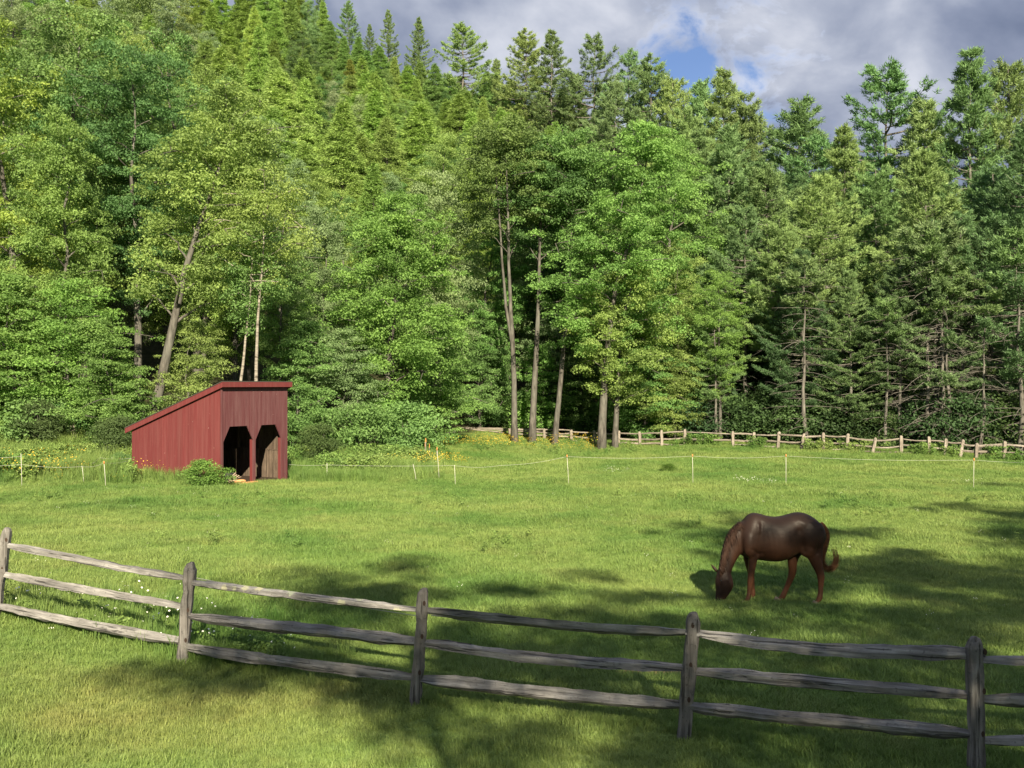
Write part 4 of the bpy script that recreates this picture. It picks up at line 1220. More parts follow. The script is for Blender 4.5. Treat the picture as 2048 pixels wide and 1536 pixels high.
def shed():
    W, L = 3.32, 4.56
    H0, H1 = 3.42, 1.86            # wall height at the front and at the back
    X0, Y0 = -10.2, 35.0
    zb = 0.0
    root = empty('run_in_shed', (X0, Y0, zb), math.atan2(0.866, 0.5))
    tag(root, 'small red wooden shed with sloping roof and two dark arched openings', 'shed')
    def part(name, build, mat, parent=root, loc=(0, 0, 0)):
        g = Geo(); build(g); return obj(name, g.mesh(name, M[mat]), parent, loc)
    rng = np.random.default_rng(5)
    def hz(y): return H0 + (H1 - H0) * y / L
    # left wall: one object per board
    nb = 17; bw = L / nb
    for i in range(nb):
        y0, y1 = i * bw + 0.003, (i + 1) * bw - 0.003
        dx = rng.uniform(-0.002, 0.002)
        g = Geo()
        def zlow(y): return -0.15
        V = []
        for x in (-0.028 + dx, 0.0):
            V += [(x, y0, zlow(y0)), (x, y1, zlow(y1)), (x, y1, hz(y1)), (x, y0, hz(y0))]
        g.add(V, [(0, 1, 2, 3), (7, 6, 5, 4), (0, 4, 5, 1), (1, 5, 6, 2), (2, 6, 7, 3), (3, 7, 4, 0)])
        obj('board', g.mesh('board', M['red']), root)
    # back wall and right wall outside boards
    part('back_wall', lambda g: box(g, 0.0, W, L, L + 0.03, -0.15, H1), 'red')
    nb = 16
    for i in range(nb):
        y0, y1 = i * L / nb + 0.003, (i + 1) * L / nb - 0.003
        g = Geo()
        V = []
        for x in (W, W + 0.028):
            V += [(x, y0, -0.35), (x, y1, -0.35), (x, y1, hz(y1)), (x, y0, hz(y0))]
        g.add(V, [(3, 2, 1, 0), (4, 5, 6, 7), (1, 5, 4, 0), (2, 6, 5, 1), (3, 7, 6, 2), (0, 4, 7, 3)])
        obj('board', g.mesh('board', M['barn_wood']), root)
    # kick boards on the inside of the right wall, and a ledge
    n = 18; kb = (L - 0.2) / n
    for i in range(n):
        y0 = 0.12 + i * kb
        part('kick_board', lambda g: box(g, W - 0.06 - rng.uniform(0, 0.008), W - 0.004, y0 + 0.014, y0 + kb - 0.014, -0.2, 1.02), 'barn_wood')
    part('ledge', lambda g: box(g, W - 0.085, W - 0.004, 0.12, L - 0.1, 1.025, 1.06), 'barn_wood')
    for y in (1.25, 2.4, 3.5):
        part('stud', lambda g: box(g, W - 0.10, W - 0.004, y, y + 0.09, 1.065, hz(y) - 0.1), 'barn_wood')
    # floor
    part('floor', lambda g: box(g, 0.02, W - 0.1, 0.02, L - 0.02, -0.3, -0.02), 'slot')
    # front: grooved panel with two openings that have clipped top corners
    op = [(0.085, 1.53), (1.65, 2.985)]
    zt, zs, ch = 2.03, 1.50, 0.30
    def front(g):
        n = 34
        xs = np.linspace(0.0, W, n + 1)
        def low(x):
            for a, b in op:
                if a <= x <= b:
                    return min(zt, zs + (x - a) / ch * (zt - zs), zs + (b - x) / ch * (zt - zs))
            return -0.3
        brk = sorted(set(list(np.round(xs, 4)) + [a for a, b in op] + [b for a, b in op] + [a + ch for a, b in op] + [b - ch for a, b in op]))
        for x0, x1 in zip(brk[:-1], brk[1:]):
            if x1 - x0 < 0.004: continue
            e = 1e-4
            l0, l1 = low(x0 + e), low(x1 - e)
            k = int((x0 + x1) / 2 / W * n)
            dy = 0.001 * ((k * 7) % 3)
            ga = 0.006 if round(x0, 4) in np.round(xs, 4) else 0.0
            V = []
            for y in (-0.045 - dy, 0.0):
                V += [(x0 + ga, y, l0), (x1, y, l1), (x1, y, H0 - 0.02), (x0 + ga, y, H0 - 0.02)]
            g.add(V, [(0, 1, 2, 3), (7, 6, 5, 4), (4, 5, 1, 0), (5, 6, 2, 1), (6, 7, 3, 2), (7, 4, 0, 3)])
    part('front_panel', front, 'red_front')
    # pillar posts behind the panel edges: their sides show in the openings
    for x0, x1 in ((0.004, 0.08), (1.535, 1.645), (2.99, W - 0.004)):
        part('pillar', lambda g: box(g, x0, x1, 0.002, 0.13, -0.3, zs + 0.02), 'trim')
    part('corner_trim', lambda g: box(g, -0.052, 0.02, -0.075, -0.054, -0.15, H0 - 0.05), 'red_front')
    part('sill', lambda g: box(g, 0.05, 1.6, -0.22, -0.06, -0.13, 0.02), 'fresh_wood')
    # roof
    o_, th = 0.19, 0.05
    sl = (H1 - H0) / L
    yf, yb_ = -o_ - 0.03, L + 0.28
    def rz(y): return H0 + sl * y
    def roof(g):
        V = []
        for x in (-0.14, W + 0.09):
            for y in (yf, yb_):
                V += [(x, y, rz(y) + 0.115), (x, y, rz(y) + 0.145)]
        g.add(V, [(0, 2, 3, 1), (4, 5, 7, 6), (0, 1, 5, 4), (2, 6, 7, 3), (1, 3, 7, 5), (0, 4, 6, 2)])
    rf = part('roof', roof, 'roofing')
    def rake(x0, x1):
        def f(g):
            V = []
            for x in (x0, x1):
                for y in (yf + 0.032, yb_ - 0.01):
                    V += [(x, y, rz(y) - 0.07), (x, y, rz(y) + 0.112)]
            g.add(V, [(0, 2, 3, 1), (4, 5, 7, 6), (0, 1, 5, 4), (2, 6, 7, 3), (1, 3, 7, 5), (0, 4, 6, 2)])
        return f
    part('rake_board', rake(-0.125, -0.09), 'trim', rf)
    part('rake_board', rake(W + 0.045, W + 0.08), 'trim', rf)
    part('fascia', lambda g: box(g, -0.125, W + 0.08, yf + 0.002, yf + 0.03, rz(yf) - 0.068, rz(yf) + 0.112), 'trim', rf)
    for x in np.linspace(0.2, W - 0.2, 5):
        def raf(g):
            V = []
            for xx in (x - 0.03, x + 0.03):
                for y in (yf + 0.04, yb_ - 0.05):
                    V += [(xx, y, rz(y) - 0.02), (xx, y, rz(y) + 0.11)]
            g.add(V, [(0, 2, 3, 1), (4, 5, 7, 6), (0, 1, 5, 4), (2, 6, 7, 3), (1, 3, 7, 5), (0, 4, 6, 2)])
        part('rafter', raf, 'barn_wood', rf)
    # things inside the left opening
    R3 = root.matrix_basis.copy()
    Mx = np.array([[0.5, -0.866], [0.866, 0.5]])
    def at(lx, ly, lz):
        w = Mx @ np.array([lx, ly]); return (X0 + w[0], Y0 + w[1], zb + lz)
    g = Geo()
    tube(g, np.array([[0, 0, 0], [0, 0, 0.02], [0, 0, 0.2], [0, 0, 0.38], [0, 0, 0.4], [0, 0, 0.36], [0, 0, 0.05]]), [0.20, 0.24, 0.27, 0.30, 0.32, 0.27, 0.22], 16, True)
    o = obj('feed_tub', g.mesh('feed_tub', M['rubber'], True), None, at(0.62, 0.35, -0.02)); tag(o, 'black rubber feed tub inside the left opening of the shed', 'tub')
    for i, (lx, ly, rot, ln) in enumerate(((0.95, 0.2, 0.4, 0.35), (1.1, 0.3, 1.6, 0.30), (1.25, 0.22, -0.5, 0.28), (1.05, 0.42, 2.3, 0.26))):
        g = Geo(); tube(g, np.array([[-ln / 2, 0, 0.05], [0, 0, 0.055], [ln / 2, 0, 0.06]]), [0.045, 0.055, 0.04], 5)
        o = obj('firewood_piece', g.mesh('firewood_piece', M['fresh_wood']), None, at(lx, ly, -0.02)); o.rotation_euler = (0, 0, rot)
        tag(o, ORD[i + 1] + ' orange split wood chunk from the left on the shed floor', 'wood', 'split wood in the shed')
    g = Geo()
    for i in range(15):
        a = rng.uniform(0.5, 1.2); az = rng.normal(-0.2, 0.5); ln = rng.uniform(0.22, 0.5)
        d = np.array([math.cos(az) * math.cos(a), math.sin(az) * 0.5, math.sin(a)])
        P = np.array([[0, 0, 0], d * ln * 0.6, d * ln + [0.12, 0, -0.03]])
        tube(g, P, [0.006, 0.006, 0.012], 3, False)
    o = obj('dry_stalks', g.mesh('dry_stalks', M['straw']), None, at(0.35, 0.0, 0.0)); tag(o, 'bundle of pale dry stalks sticking out of the left shed opening', 'stalks')
shed()

# ------------------------------------------------------------------ the horse


def horse():
    S = 722.0
    def X(cx): return (cx - 1000.0) / S
    def Z(cy): return (1312.0 - cy) / S
    g = Geo()
    N = 40
    an = np.linspace(0, 2 * math.pi, N, endpoint=False)
    ca = np.sign(np.cos(an)) * np.abs(np.cos(an)) ** 0.9; sa = np.sign(np.sin(an)) * np.abs(np.sin(an)) ** 0.9
    def loft(rings):
        m = len(rings)
        V = np.vstack(rings)
        i = np.arange(m - 1)[:, None] * N; j = np.arange(N)[None, :]
        q = np.stack([i + j, i + (j + 1) % N, i + N + (j + 1) % N, i + N + j], -1).reshape(-1, 4)
        V = np.vstack([V, rings[0].mean(0), rings[-1].mean(0)]); c0 = m * N; j = np.arange(N)
        t = np.vstack([np.stack([np.full(N, c0), (j + 1) % N, j], -1), np.stack([np.full(N, c0 + 1), (m - 1) * N + j, (m - 1) * N + (j + 1) % N], -1)])
        g.add(V, q, t)
    def smooth(tab, n):
        tab = np.array(tab, float); k = np.linspace(0, 1, len(tab)); kk = np.linspace(0, 1, n)
        out = np.column_stack([np.interp(kk, k, tab[:, c]) for c in range(tab.shape[1])])
        for _ in range(2):
            out[1:-1] = 0.25 * out[:-2] + 0.5 * out[1:-1] + 0.25 * out[2:]
        return out
    torso = smooth([(550, 500, 680, .12), (610, 345, 735, .185), (690, 240, 765, .23), (765, 213, 780, .235), (850, 232, 792, .235), (950, 266, 806, .265), (1050, 272, 810, .29),
                    (1150, 250, 790, .285), (1230, 221, 748, .25), (1310, 209, 700, .235), (1400, 226, 690, .26), (1490, 275, 670, .235), (1570, 345, 630, .185), (1615, 420, 580, .11), (1635, 470, 540, .05)], 34)
    loft([np.column_stack([np.full(N, X(c)), hw * ca, (Z(t) + Z(b)) / 2 + (Z(t) - Z(b)) / 2 * sa]) for c, t, b, hw in torso])
    def inplane(tab, n, yoff=0.0, lat=None):
        tab = smooth(tab, n)
        P = np.column_stack([X(tab[:, 0]), Z(tab[:, 1])])
        T = np.gradient(P, axis=0); T /= np.linalg.norm(T, axis=1, keepdims=True)
        Nn = np.column_stack([-T[:, 1], T[:, 0]])
        y0 = tab[:, 4] if tab.shape[1] > 4 else np.full(len(tab), yoff)
        rings = []
        for i in range(len(tab)):
            h = tab[i, 2] / S
            rings.append(np.column_stack([P[i, 0] + Nn[i, 0] * h * ca, y0[i] + tab[i, 3] * sa, P[i, 1] + Nn[i, 1] * h * ca]))
        loft(rings)
    inplane([(740, 480, 190, .20, 0), (650, 500, 178, .165, -.01), (572, 560, 145, .125, -.03), (502, 650, 114, .10, -.05), (455, 755, 93, .085, -.07), (420, 850, 82, .078, -.09), (395, 930, 78, .08, -.11)], 18)
    inplane([(370, 890, 58, .06, -.11), (386, 935, 86, .085, -.115), (392, 1003, 106, .098, -.12), (393, 1070, 110, .095, -.13), (374, 1138, 88, .08, -.14), (350, 1202, 66, .065, -.15), (334, 1262, 53, .058, -.155), (328, 1300, 46, .055, -.16), (327, 1322, 28, .04, -.16)], 20)
    def leg(pts, y, up, near):
        tab = []
        for cx, cy, h in pts:
            ramp = min(1, max(0, (cy - 700) / 550.0))
            tab.append((cx, cy + (-16 if near else 18) * ramp, h, max(h * up(cy), 15) / S, y * (0.72 + 0.28 * ramp)))
        inplane(tab, 30)
    fl = lambda cy: 0.80
    leg([(770, 520, 105), (760, 640, 82), (748, 720, 60), (735, 800, 50), (722, 900, 43), (710, 980, 38), (704, 1040, 40), (696, 1090, 29), (690, 1160, 25), (684, 1210, 27), (674, 1252, 34), (658, 1288, 28), (645, 1310, 38), (640, 1328, 42)], -0.15, fl, True)
    leg([(730, 560, 100), (715, 700, 70), (720, 800, 52), (740, 890, 43), (757, 960, 37), (766, 1030, 38), (776, 1090, 28), (785, 1150, 25), (788, 1205, 33), (775, 1245, 27), (762, 1272, 38), (756, 1292, 42)], 0.15, fl, False)
    hl = lambda cy: 0.62 if cy < 760 else 0.8
    leg([(1420, 430, 150), (1440, 540, 150), (1460, 640, 120), (1480, 730, 92), (1502, 820, 68), (1530, 900, 52), (1548, 958, 50), (1550, 1020, 40), (1546, 1090, 32), (1541, 1160, 30), (1536, 1212, 34), (1525, 1248, 37), (1506, 1282, 29), (1492, 1308, 40), (1486, 1326, 43)], -0.15, hl, True)
    leg([(1350, 500, 140), (1310, 620, 115), (1275, 720, 84), (1256, 800, 62), (1258, 880, 52), (1264, 935, 50), (1246, 1005, 42), (1216, 1075, 35), (1188, 1140, 31), (1166, 1190, 33), (1148, 1232, 39), (1122, 1264, 30), (1100, 1286, 40), (1090, 1303, 43)], 0.15, hl, False)
    # haunch, shoulder and chest muscle, cheek
    def blob(cx, cy, y, rx, ry, rz):
        rings = []
        for u in np.linspace(-0.98, 0.98, 9):
            r = math.sqrt(1 - u * u)
            rings.append(np.column_stack([X(cx) + rx * r * np.cos(an), y + ry * r * np.sin(an), np.full(N, Z(cy) + rz * u)]))
        loft(rings)
    for y in (-0.15, 0.15):
        blob(1430, 480, y * 0.95, 0.24, 0.125, 0.28); blob(700, 570, y * 1.0, 0.13, 0.10, 0.25); blob(790, 430, y, 0.07, 0.09, 0.18); blob(1400, 610, y * 0.9, 0.17, 0.10, 0.20)
        blob(412, 1062, y * 0.35 - .125, 0.12, 0.045, 0.11)
    me = g.mesh('body')
    tmp = bpy.data.objects.new('tmp', me); COL.objects.link(tmp)
    r = tmp.modifiers.new('r', 'REMESH'); r.mode = 'VOXEL'; r.voxel_size = 0.0125; r.use_smooth_shade = True
    s = tmp.modifiers.new('s', 'SMOOTH'); s.factor = 0.5; s.iterations = 12
    dg = bpy.context.evaluated_depsgraph_get()
    me2 = bpy.data.meshes.new_from_object(tmp.evaluated_get(dg)); me2.name = 'body'
    bpy.data.objects.remove(tmp)
    me2.materials.clear(); me2.materials.append(M['horse'])
    me2.polygons.foreach_set('use_smooth', np.ones(len(me2.polygons), bool))
    nv = len(me2.vertices)
    co = np.zeros(nv * 3); me2.vertices.foreach_get('co', co); co = co.reshape(-1, 3)
    no = np.zeros(nv * 3); me2.vertices.foreach_get('normal', no); no = no.reshape(-1, 3)
    disp = np.zeros(nv)
    def ridge(pts, amp, sig):
        best = np.full(nv, 1e9)
        for (ax, ay), (bx, by) in zip(pts[:-1], pts[1:]):
            a = np.array([X(ax), Z(ay)]); b = np.array([X(bx), Z(by)])
            q = co[:, [0, 2]] - a; ab = b - a
            t = np.clip((q @ ab) / (ab @ ab), 0, 1)
            best = np.minimum(best, np.linalg.norm(q - t[:, None] * ab, axis=1))
        disp[:] += amp * np.exp(-(best / sig) ** 2)
    ridge([(600, 350), (585, 480), (590, 620), (600, 720)], -0.016, 0.035)      # neck into shoulder
    ridge([(770, 260), (720, 400), (665, 560), (660, 660)], 0.007, 0.06)        # shoulder blade
    ridge([(830, 330), (820, 480), (800, 620), (790, 700)], -0.010, 0.035)      # behind the shoulder
    ridge([(840, 690), (790, 700), (720, 640)], -0.012, 0.03)                   # elbow fold
    ridge([(1270, 420), (1290, 540), (1330, 660)], -0.022, 0.05)                # flank hollow
    ridge([(1270, 300), (1330, 330)], 0.014, 0.05)                              # point of hip
    ridge([(1540, 420), (1500, 560), (1490, 680)], -0.014, 0.03)                # hamstring line
    for cx in (900, 960, 1020, 1080, 1140):
        ridge([(cx, 420), (cx + 25, 560), (cx + 40, 690)], 0.0015, 0.02)        # a hint of ribs
    ridge([(430, 1000), (470, 1050), (455, 1130), (410, 1180)], 0.010, 0.03)    # cheek
    ridge([(335, 1060), (345, 1140), (340, 1210)], -0.008, 0.02)                # face groove
    disp *= np.clip((np.abs(no[:, 1]) - 0.15) * 2.5, 0, 1)
    me2.vertices.foreach_set('co', (co + no * disp[:, None]).ravel())
    me2.update()
    x, d = 4.35, 16.67
    root = empty('horse', (x, d, float(ground_z(x, d)) - 0.01))
    tag(root, 'dark chestnut brown horse grazing with head down, facing left', 'horse')
    obj('body', me2, root)
    rng = np.random.default_rng(9)
    # mane: locks from the crest falling over the near side of the neck
    g = Geo()
    crest = np.array([(590, 335), (520, 385), (470, 440), (420, 530), (392, 610), (370, 690), (352, 780), (338, 860), (335, 900)], float)
    kk = np.linspace(0, 1, len(crest))
    for i in range(520):
        k = rng.random()
        c = np.array([np.interp(k, kk, crest[:, 0]), np.interp(k, kk, crest[:, 1])]) + rng.normal(0, 4, 2)
        ln = rng.uniform(80, 230) * (1.0 if 0.12 < k < 0.95 else 0.55)
        dx = rng.normal(0.14, 0.12) * ln; dz = ln * 0.92
        P = []
        for u in np.linspace(0, 1, 7):
            P.append((X(c[0] + dx * u ** 1.1), -0.012 - 0.10 * k - (0.085 + 0.055 * (1 - k)) * math.sin(min(1, u * 2.2) * math.pi / 2) - 0.02 * (1 - k) * u, Z(c[1] - 12 + dz * u * u * 0.55 + dz * u * 0.45)))
        tube(g, np.array(P), [0.002, 0.004, 0.0045, 0.004, 0.0035, 0.0025, 0.001], 3, False, 0.7)
    obj('mane', g.mesh('mane', M['hair'], True), root)
    g = Geo()
    tp = np.array([(1560, 335), (1605, 385), (1632, 460), (1632, 540), (1608, 620), (1575, 700), (1562, 780), (1580, 850), (1630, 900), (1695, 905), (1745, 855), (1765, 775), (1750, 690), (1700, 610)], float)
    kk = np.linspace(0, 1, len(tp))
    spread = np.interp(kk, [0, 0.15, 0.35, 0.6, 0.8, 1], [16, 30, 34, 34, 34, 42])
    for i in range(230):
        end = rng.uniform(0.6, 1.0) ** 0.7; a = rng.normal(0, 1); b = rng.normal(0, 1)
        u = np.linspace(0, end, 16)
        cx = np.interp(u, kk, tp[:, 0]); cy = np.interp(u, kk, tp[:, 1]); sp = np.interp(u, kk, spread)
        cx = np.convolve(np.pad(cx, 1, 'edge'), [.25, .5, .25], 'valid'); cy = np.convolve(np.pad(cy, 1, 'edge'), [.25, .5, .25], 'valid')
        tx_ = np.gradient(cx); ty_ = np.gradient(cy); nn = np.hypot(tx_, ty_) + 1e-6
        w = 0.55 * a * sp
        cx2 = cx - ty_ / nn * w; cy2 = cy + tx_ / nn * w
        P = np.column_stack([X(cx2), -0.02 + 0.5 * b * sp / S, Z(cy2)])
        tube(g, P, np.linspace(0.006, 0.0012, 16), 3, False)
    obj('tail', g.mesh('tail', M['tail_hair'], True), root)
    for (bx, by, tx, ty, y) in ((318, 915, 250, 838, -0.05), (362, 925, 326, 842, -0.17)):
        b = np.array([X(bx), y, Z(by)]); t = np.array([X(tx), y + (y + .11) * .4, Z(ty)])
        g = Geo(); tube(g, np.array([b + (t - b) * k for k in (-0.2, 0.1, 0.4, 0.75, 1.0)]), [0.022, 0.034, 0.036, 0.022, 0.003], 9, True, 0.7)
        obj('ear', g.mesh('ear', M['horse'], True), root)
    # hooves
    for (cx, y) in ((640, -0.15), (756, 0.15), (1486, -0.15), (1088, 0.15)):
        g = Geo(); tube(g, np.array([[-0.012, 0, -0.005], [-0.010, 0, 0.012], [0.0, 0, 0.045], [0.008, 0, 0.062]]), [0.068, 0.069, 0.058, 0.05], 12, True)
        obj('hoof', g.mesh('hoof', M['hoof'], True), root, (X(cx), y, 0.0))
    g = Geo(); tube(g, np.array([[0, 0, -.014], [0, 0, -.008], [0, 0, 0], [0, 0, .008], [0, 0, .014]]), [.004, .012, .015, .012, .004], 8)
    obj('eye', g.mesh('eye', M['eye'], True), root, (X(345), -0.205, Z(1012)))
horse()

# ------------------------------------------------------------------ grass, weeds and flowers


def proto_collection(name, meshes):
    c = bpy.data.collections.new(name)
    for i, me in enumerate(meshes):
        c.objects.link(bpy.data.objects.new('%s_%02d' % (name, i), me))
    return c


def tuft(seed, n, h, spread, w, mat, bend=0.5, var=0.35):
    rng = np.random.default_rng(seed)
    g = Geo()
    a = rng.random(n) * 6.28; r = spread * np.sqrt(rng.random(n))
    b = np.column_stack([r * np.cos(a), r * np.sin(a), np.full(n, -0.01)])
    az = rng.random(n) * 6.28
    hh = h * rng.uniform(0.55, 1.15, n); bd = bend * hh * rng.uniform(0.2, 1.2, n)
    dh = np.column_stack([np.cos(az), np.sin(az), np.zeros(n)])
    sd = np.column_stack([-np.sin(az + rng.normal(0, .8, n)), np.cos(az), np.zeros(n)]); sd = unit(sd)
    ww = w * rng.uniform(0.7, 1.3, n)[:, None]
    mid = b + dh * (bd * 0.3)[:, None] + UP * (hh * 0.6)[:, None]
    tip = b + dh * bd[:, None] + UP * hh[:, None]
    V = np.stack([b - sd * ww / 2, b + sd * ww / 2, mid + sd * ww * .4, mid - sd * ww * .4, tip], 1).reshape(-1, 3)
    i = np.arange(n)[:, None] * 5
    g.add(V, i + np.array([[0, 1, 2, 3]]), i + np.array([[3, 2, 4]]), np.repeat(0.5 + rng.uniform(-var, var, n), 5))
    return g.mesh('tuft', mat, False, True)


def scatter_group(coll):
    ng = bpy.data.node_groups.new('scatter_' + coll.name, 'GeometryNodeTree')
    ng.interface.new_socket('Geometry', in_out='INPUT', socket_type='NodeSocketGeometry')
    ng.interface.new_socket('Geometry', in_out='OUTPUT', socket_type='NodeSocketGeometry')
    N = NT(ng)
    gi = N.n('NodeGroupInput'); go = N.n('NodeGroupOutput')
    ci = N.n('GeometryNodeCollectionInfo'); ci.inputs[0].default_value = coll; ci.inputs[1].default_value = True; ci.inputs[2].default_value = True
    iop = N.n('GeometryNodeInstanceOnPoints')
    def na(name, typ):
        nd = N.n('GeometryNodeInputNamedAttribute', data_type=typ); nd.inputs[0].default_value = name
        return nd.outputs[0]
    N.link(gi.outputs[0], iop.inputs['Points']); N.link(ci.outputs[0], iop.inputs['Instance'])
    iop.inputs['Pick Instance'].default_value = True
    N.link(na('idx', 'INT'), iop.inputs['Instance Index'])
    N.link(na('rot', 'FLOAT_VECTOR'), iop.inputs['Rotation'])
    N.link(na('scl', 'FLOAT'), iop.inputs['Scale'])
    N.link(iop.outputs[0], go.inputs[0])
    return ng


def scatter(name, label, cat, pts, scl, coll, seed, tilt=0.12):
    rng = np.random.default_rng(seed)
    n = len(pts)
    me = bpy.data.meshes.new(name)
    me.vertices.add(n); me.vertices.foreach_set('co', np.asarray(pts, np.float32).ravel())
    a = me.attributes.new('scl', 'FLOAT', 'POINT'); a.data.foreach_set('value', np.asarray(scl, np.float32))
    a = me.attributes.new('idx', 'INT', 'POINT'); a.data.foreach_set('value', rng.integers(0, len(coll.objects), n).astype(np.int32))
    rot = np.column_stack([rng.normal(0, tilt, n), rng.normal(0, tilt, n), rng.random(n) * 6.28]).astype(np.float32)
    a = me.attributes.new('rot', 'FLOAT_VECTOR', 'POINT'); a.data.foreach_set('vector', rot.ravel())
    o = obj(name, me)
    md = o.modifiers.new('scatter', 'NODES'); md.node_group = scatter_group(coll)
    tag(o, label, cat, kind='stuff')
    return o


SH_M = np.array([[0.5, 0.866], [-0.866, 0.5]])


def in_shed(x, y, m=0.05):
    l = (np.column_stack([x, y]) - [-10.2, 35.0]) @ SH_M.T
    return (l[:, 0] > -m) & (l[:, 0] < 3.32 + m) & (l[:, 1] > -m) & (l[:, 1] < 4.56 + m)


def vnoise(x, y, s, seed):
    """smooth pseudo-random field 0..1"""
    rng = np.random.default_rng(seed)
    v = np.zeros_like(x)
    for i in range(7):
        a = rng.random() * 6.28; f = s * rng.uniform(0.6, 1.7)
        v += np.sin((x * math.cos(a) + y * math.sin(a)) * f + rng.random() * 6.28)
    return 1 / (1 + np.exp(-v * 0.9))


def field_points(rng, y0, y1, dens, wmul=0.56, wadd=1.5):
    n = int(dens * (y1 - y0) * ((y0 + y1) * wmul + 2 * wadd))
    y = np.sqrt(rng.random(n) * (y1 ** 2 - y0 ** 2) + y0 ** 2)
    x = (rng.random(n) * 2 - 1) * (wmul * y + wadd)
    return x, y


def build_grass():
    rng = np.random.default_rng(21)
    turf = proto_collection('turf_tuft', [tuft(i, 30, 0.085, 0.075, 0.0065, M['grass'], 0.75) for i in range(8)])
    P = []; S = []
    for (y0, y1, dens, s0) in ((7.5, 13, 330, 1.0), (13, 19, 230, 1.15), (19, 28, 130, 1.22), (28, 42, 75, 1.4), (42, 70, 34, 1.75)):
        x, y = field_points(rng, y0, y1, dens)
        keep = (wood_floor(x, y) < 0.4) & ~in_shed(x, y)
        x, y = x[keep], y[keep]
        # taller beyond the rail fence, in uneven patches
        fy = np.interp(x, [-6.6, -3.9, -1.0, 1.63, 4.12, 7], [13.1, 11.8, 10.43, 9.49, 8.86, 8.2])
        past = y > fy
        p1 = vnoise(x, y, 0.9, 5); p2 = vnoise(x, y, 2.6, 6)
        s = s0 * (0.62 + 0.35 * p2 + past * (0.10 + 0.55 * p1 * p2)) * rng.uniform(0.75, 1.25, len(x))
        for (sx, sy, rx, ry) in ((1.72, 11.95, 0.62, 0.26),):
            q = ((x - sx) / rx) ** 2 + ((y - sy) / ry) ** 2
            s = np.where(q < 1, s * 0.04, s)
        P.append(np.column_stack([x, y, ground_z(x, y)])); S.append(s)
    scatter('grass', 'short green pasture grass over the whole field', 'grass', np.vstack(P), np.concatenate(S), turf, 1)
    # tall rank grass: along the near fence line, round the shed, on the bank and under the grove
    tall = proto_collection('tall_tuft', [tuft(40 + i, 34, 0.5, 0.10, 0.010, M['weed'], 0.45) for i in range(6)])
    P = []; S = []
    fpx = np.array([-9.0, -6.6, -3.9, -1.0, 1.63, 4.12, 7]); fpy = np.array([14.2, 13.1, 11.8, 10.43, 9.49, 8.86, 8.2])
    n = 1300; x = rng.uniform(-8.5, 6.5, n); y = np.interp(x, fpx, fpy) + np.abs(rng.normal(0.0, 0.35, n)) + 0.04
    w = np.interp(x, [-8.5, -6.2, -3.2, -2.2, 6.5], [0.5, 0.52, 0.52, 0.26, 0.22])
    P.append(np.column_stack([x, y, ground_z(x, y)])); S.append(w * rng.uniform(0.45, 1.1, n))
    # daisy patch behind the fence at the left
    n = 500; x = rng.normal(-5.4, 1.5, n); y = np.interp(x, fpx, fpy) + np.abs(rng.normal(0.8, 0.6, n))
    P.append(np.column_stack([x, y, ground_z(x, y)])); S.append(rng.uniform(0.35, 0.75, n))
    # weeds left of the shed and on the bank
    def zone(n, x0, x1, y0, y1, sc, cut=0.0, seed=0):
        x = rng.uniform(x0, x1, n); y = rng.uniform(y0, y1, n)
        v = vnoise(x, y, 1.1, seed + 8)
        k = (v > cut) & ~in_shed(x, y, 0.1) & (wood_floor(x, y) < 0.95)
        x, y, v = x[k], y[k], v[k]
        P.append(np.column_stack([x, y, ground_z(x, y)])); S.append(sc * (0.5 + 0.8 * v) * rng.uniform(0.7, 1.2, len(x)))
    zone(5200, -26, -13.2, 34.6, 53, 1.35, 0.0, 1)
    zone(2600, -10.5, -3.2, 37.6, 52, 1.15, 0.05, 2)
    zone(1300, -4.5, 8.0, 54, 66, 0.45, 0.25, 3)
    zone(1000, -8.0, -2.6, 36.4, 38.5, 0.8, 0.3, 4)
    x = np.linspace(-14.3, -10.3, 160) + rng.normal(0, .15, 160); y = 35.0 + (x + 10.2) / -0.866 * 0.5 - np.abs(rng.normal(0.25, 0.15, 160))
    P.append(np.column_stack([x, y, ground_z(x, y)])); S.append(rng.uniform(0.5, 1.3, 160))
    n = 900; x = rng.uniform(8, 30, n); fy = np.interp(x, [8, 13.6, 20, 27.5], [64.5, 60.6, 57, 53.6]); y = fy + rng.normal(0.0, 0.5, n)
    P.append(np.column_stack([x, y, ground_z(x, y)])); S.append(rng.uniform(0.3, 0.8, n))
    # scattered rank clumps in the pasture
    n = 700; x, y = field_points(rng, 13, 40, 0.9); k = vnoise(x, y, 1.0, 31) > 0.72; x, y = x[k], y[k]
    P.append(np.column_stack([x, y, ground_z(x, y)])); S.append(rng.uniform(0.25, 0.5, len(x)))
    scatter('tall_grass', 'tall rank grass along the fences, bank and grove', 'grass', np.vstack(P), np.concatenate(S), tall, 2, 0.1)
    # broad-leaved weeds
    def weed(seed, mat):
        r = np.random.default_rng(seed); g = Geo()
        C = np.column_stack([r.normal(0, .10, 14), r.normal(0, .10, 14), r.uniform(0.08, 0.55, 14)])
        leaf_sprays(g, r, C, np.column_stack([np.full(14, 0.11), np.full(14, 0.07)]), 12, 0.075, 0.6)
        for c in C[:5]:
            tube(g, np.array([[0, 0, -0.05], c * [.5, .5, .6], c]), [0.006, 0.005, 0.003], 3, False)
        return g.mesh('weed', mat, False, True)
    weeds = proto_collection('weed_plant', [weed(90 + i, M['weed']) for i in range(4)])
    P = []; S = []
    zone(1300, -26, -13.2, 35.2, 52, 1.15, 0.45, 5)
    zone(900, -10.5, -3.2, 38.2, 51, 1.1, 0.5, 6)
    zone(250, -4.5, 8.0, 56, 66, 0.6, 0.5, 7)
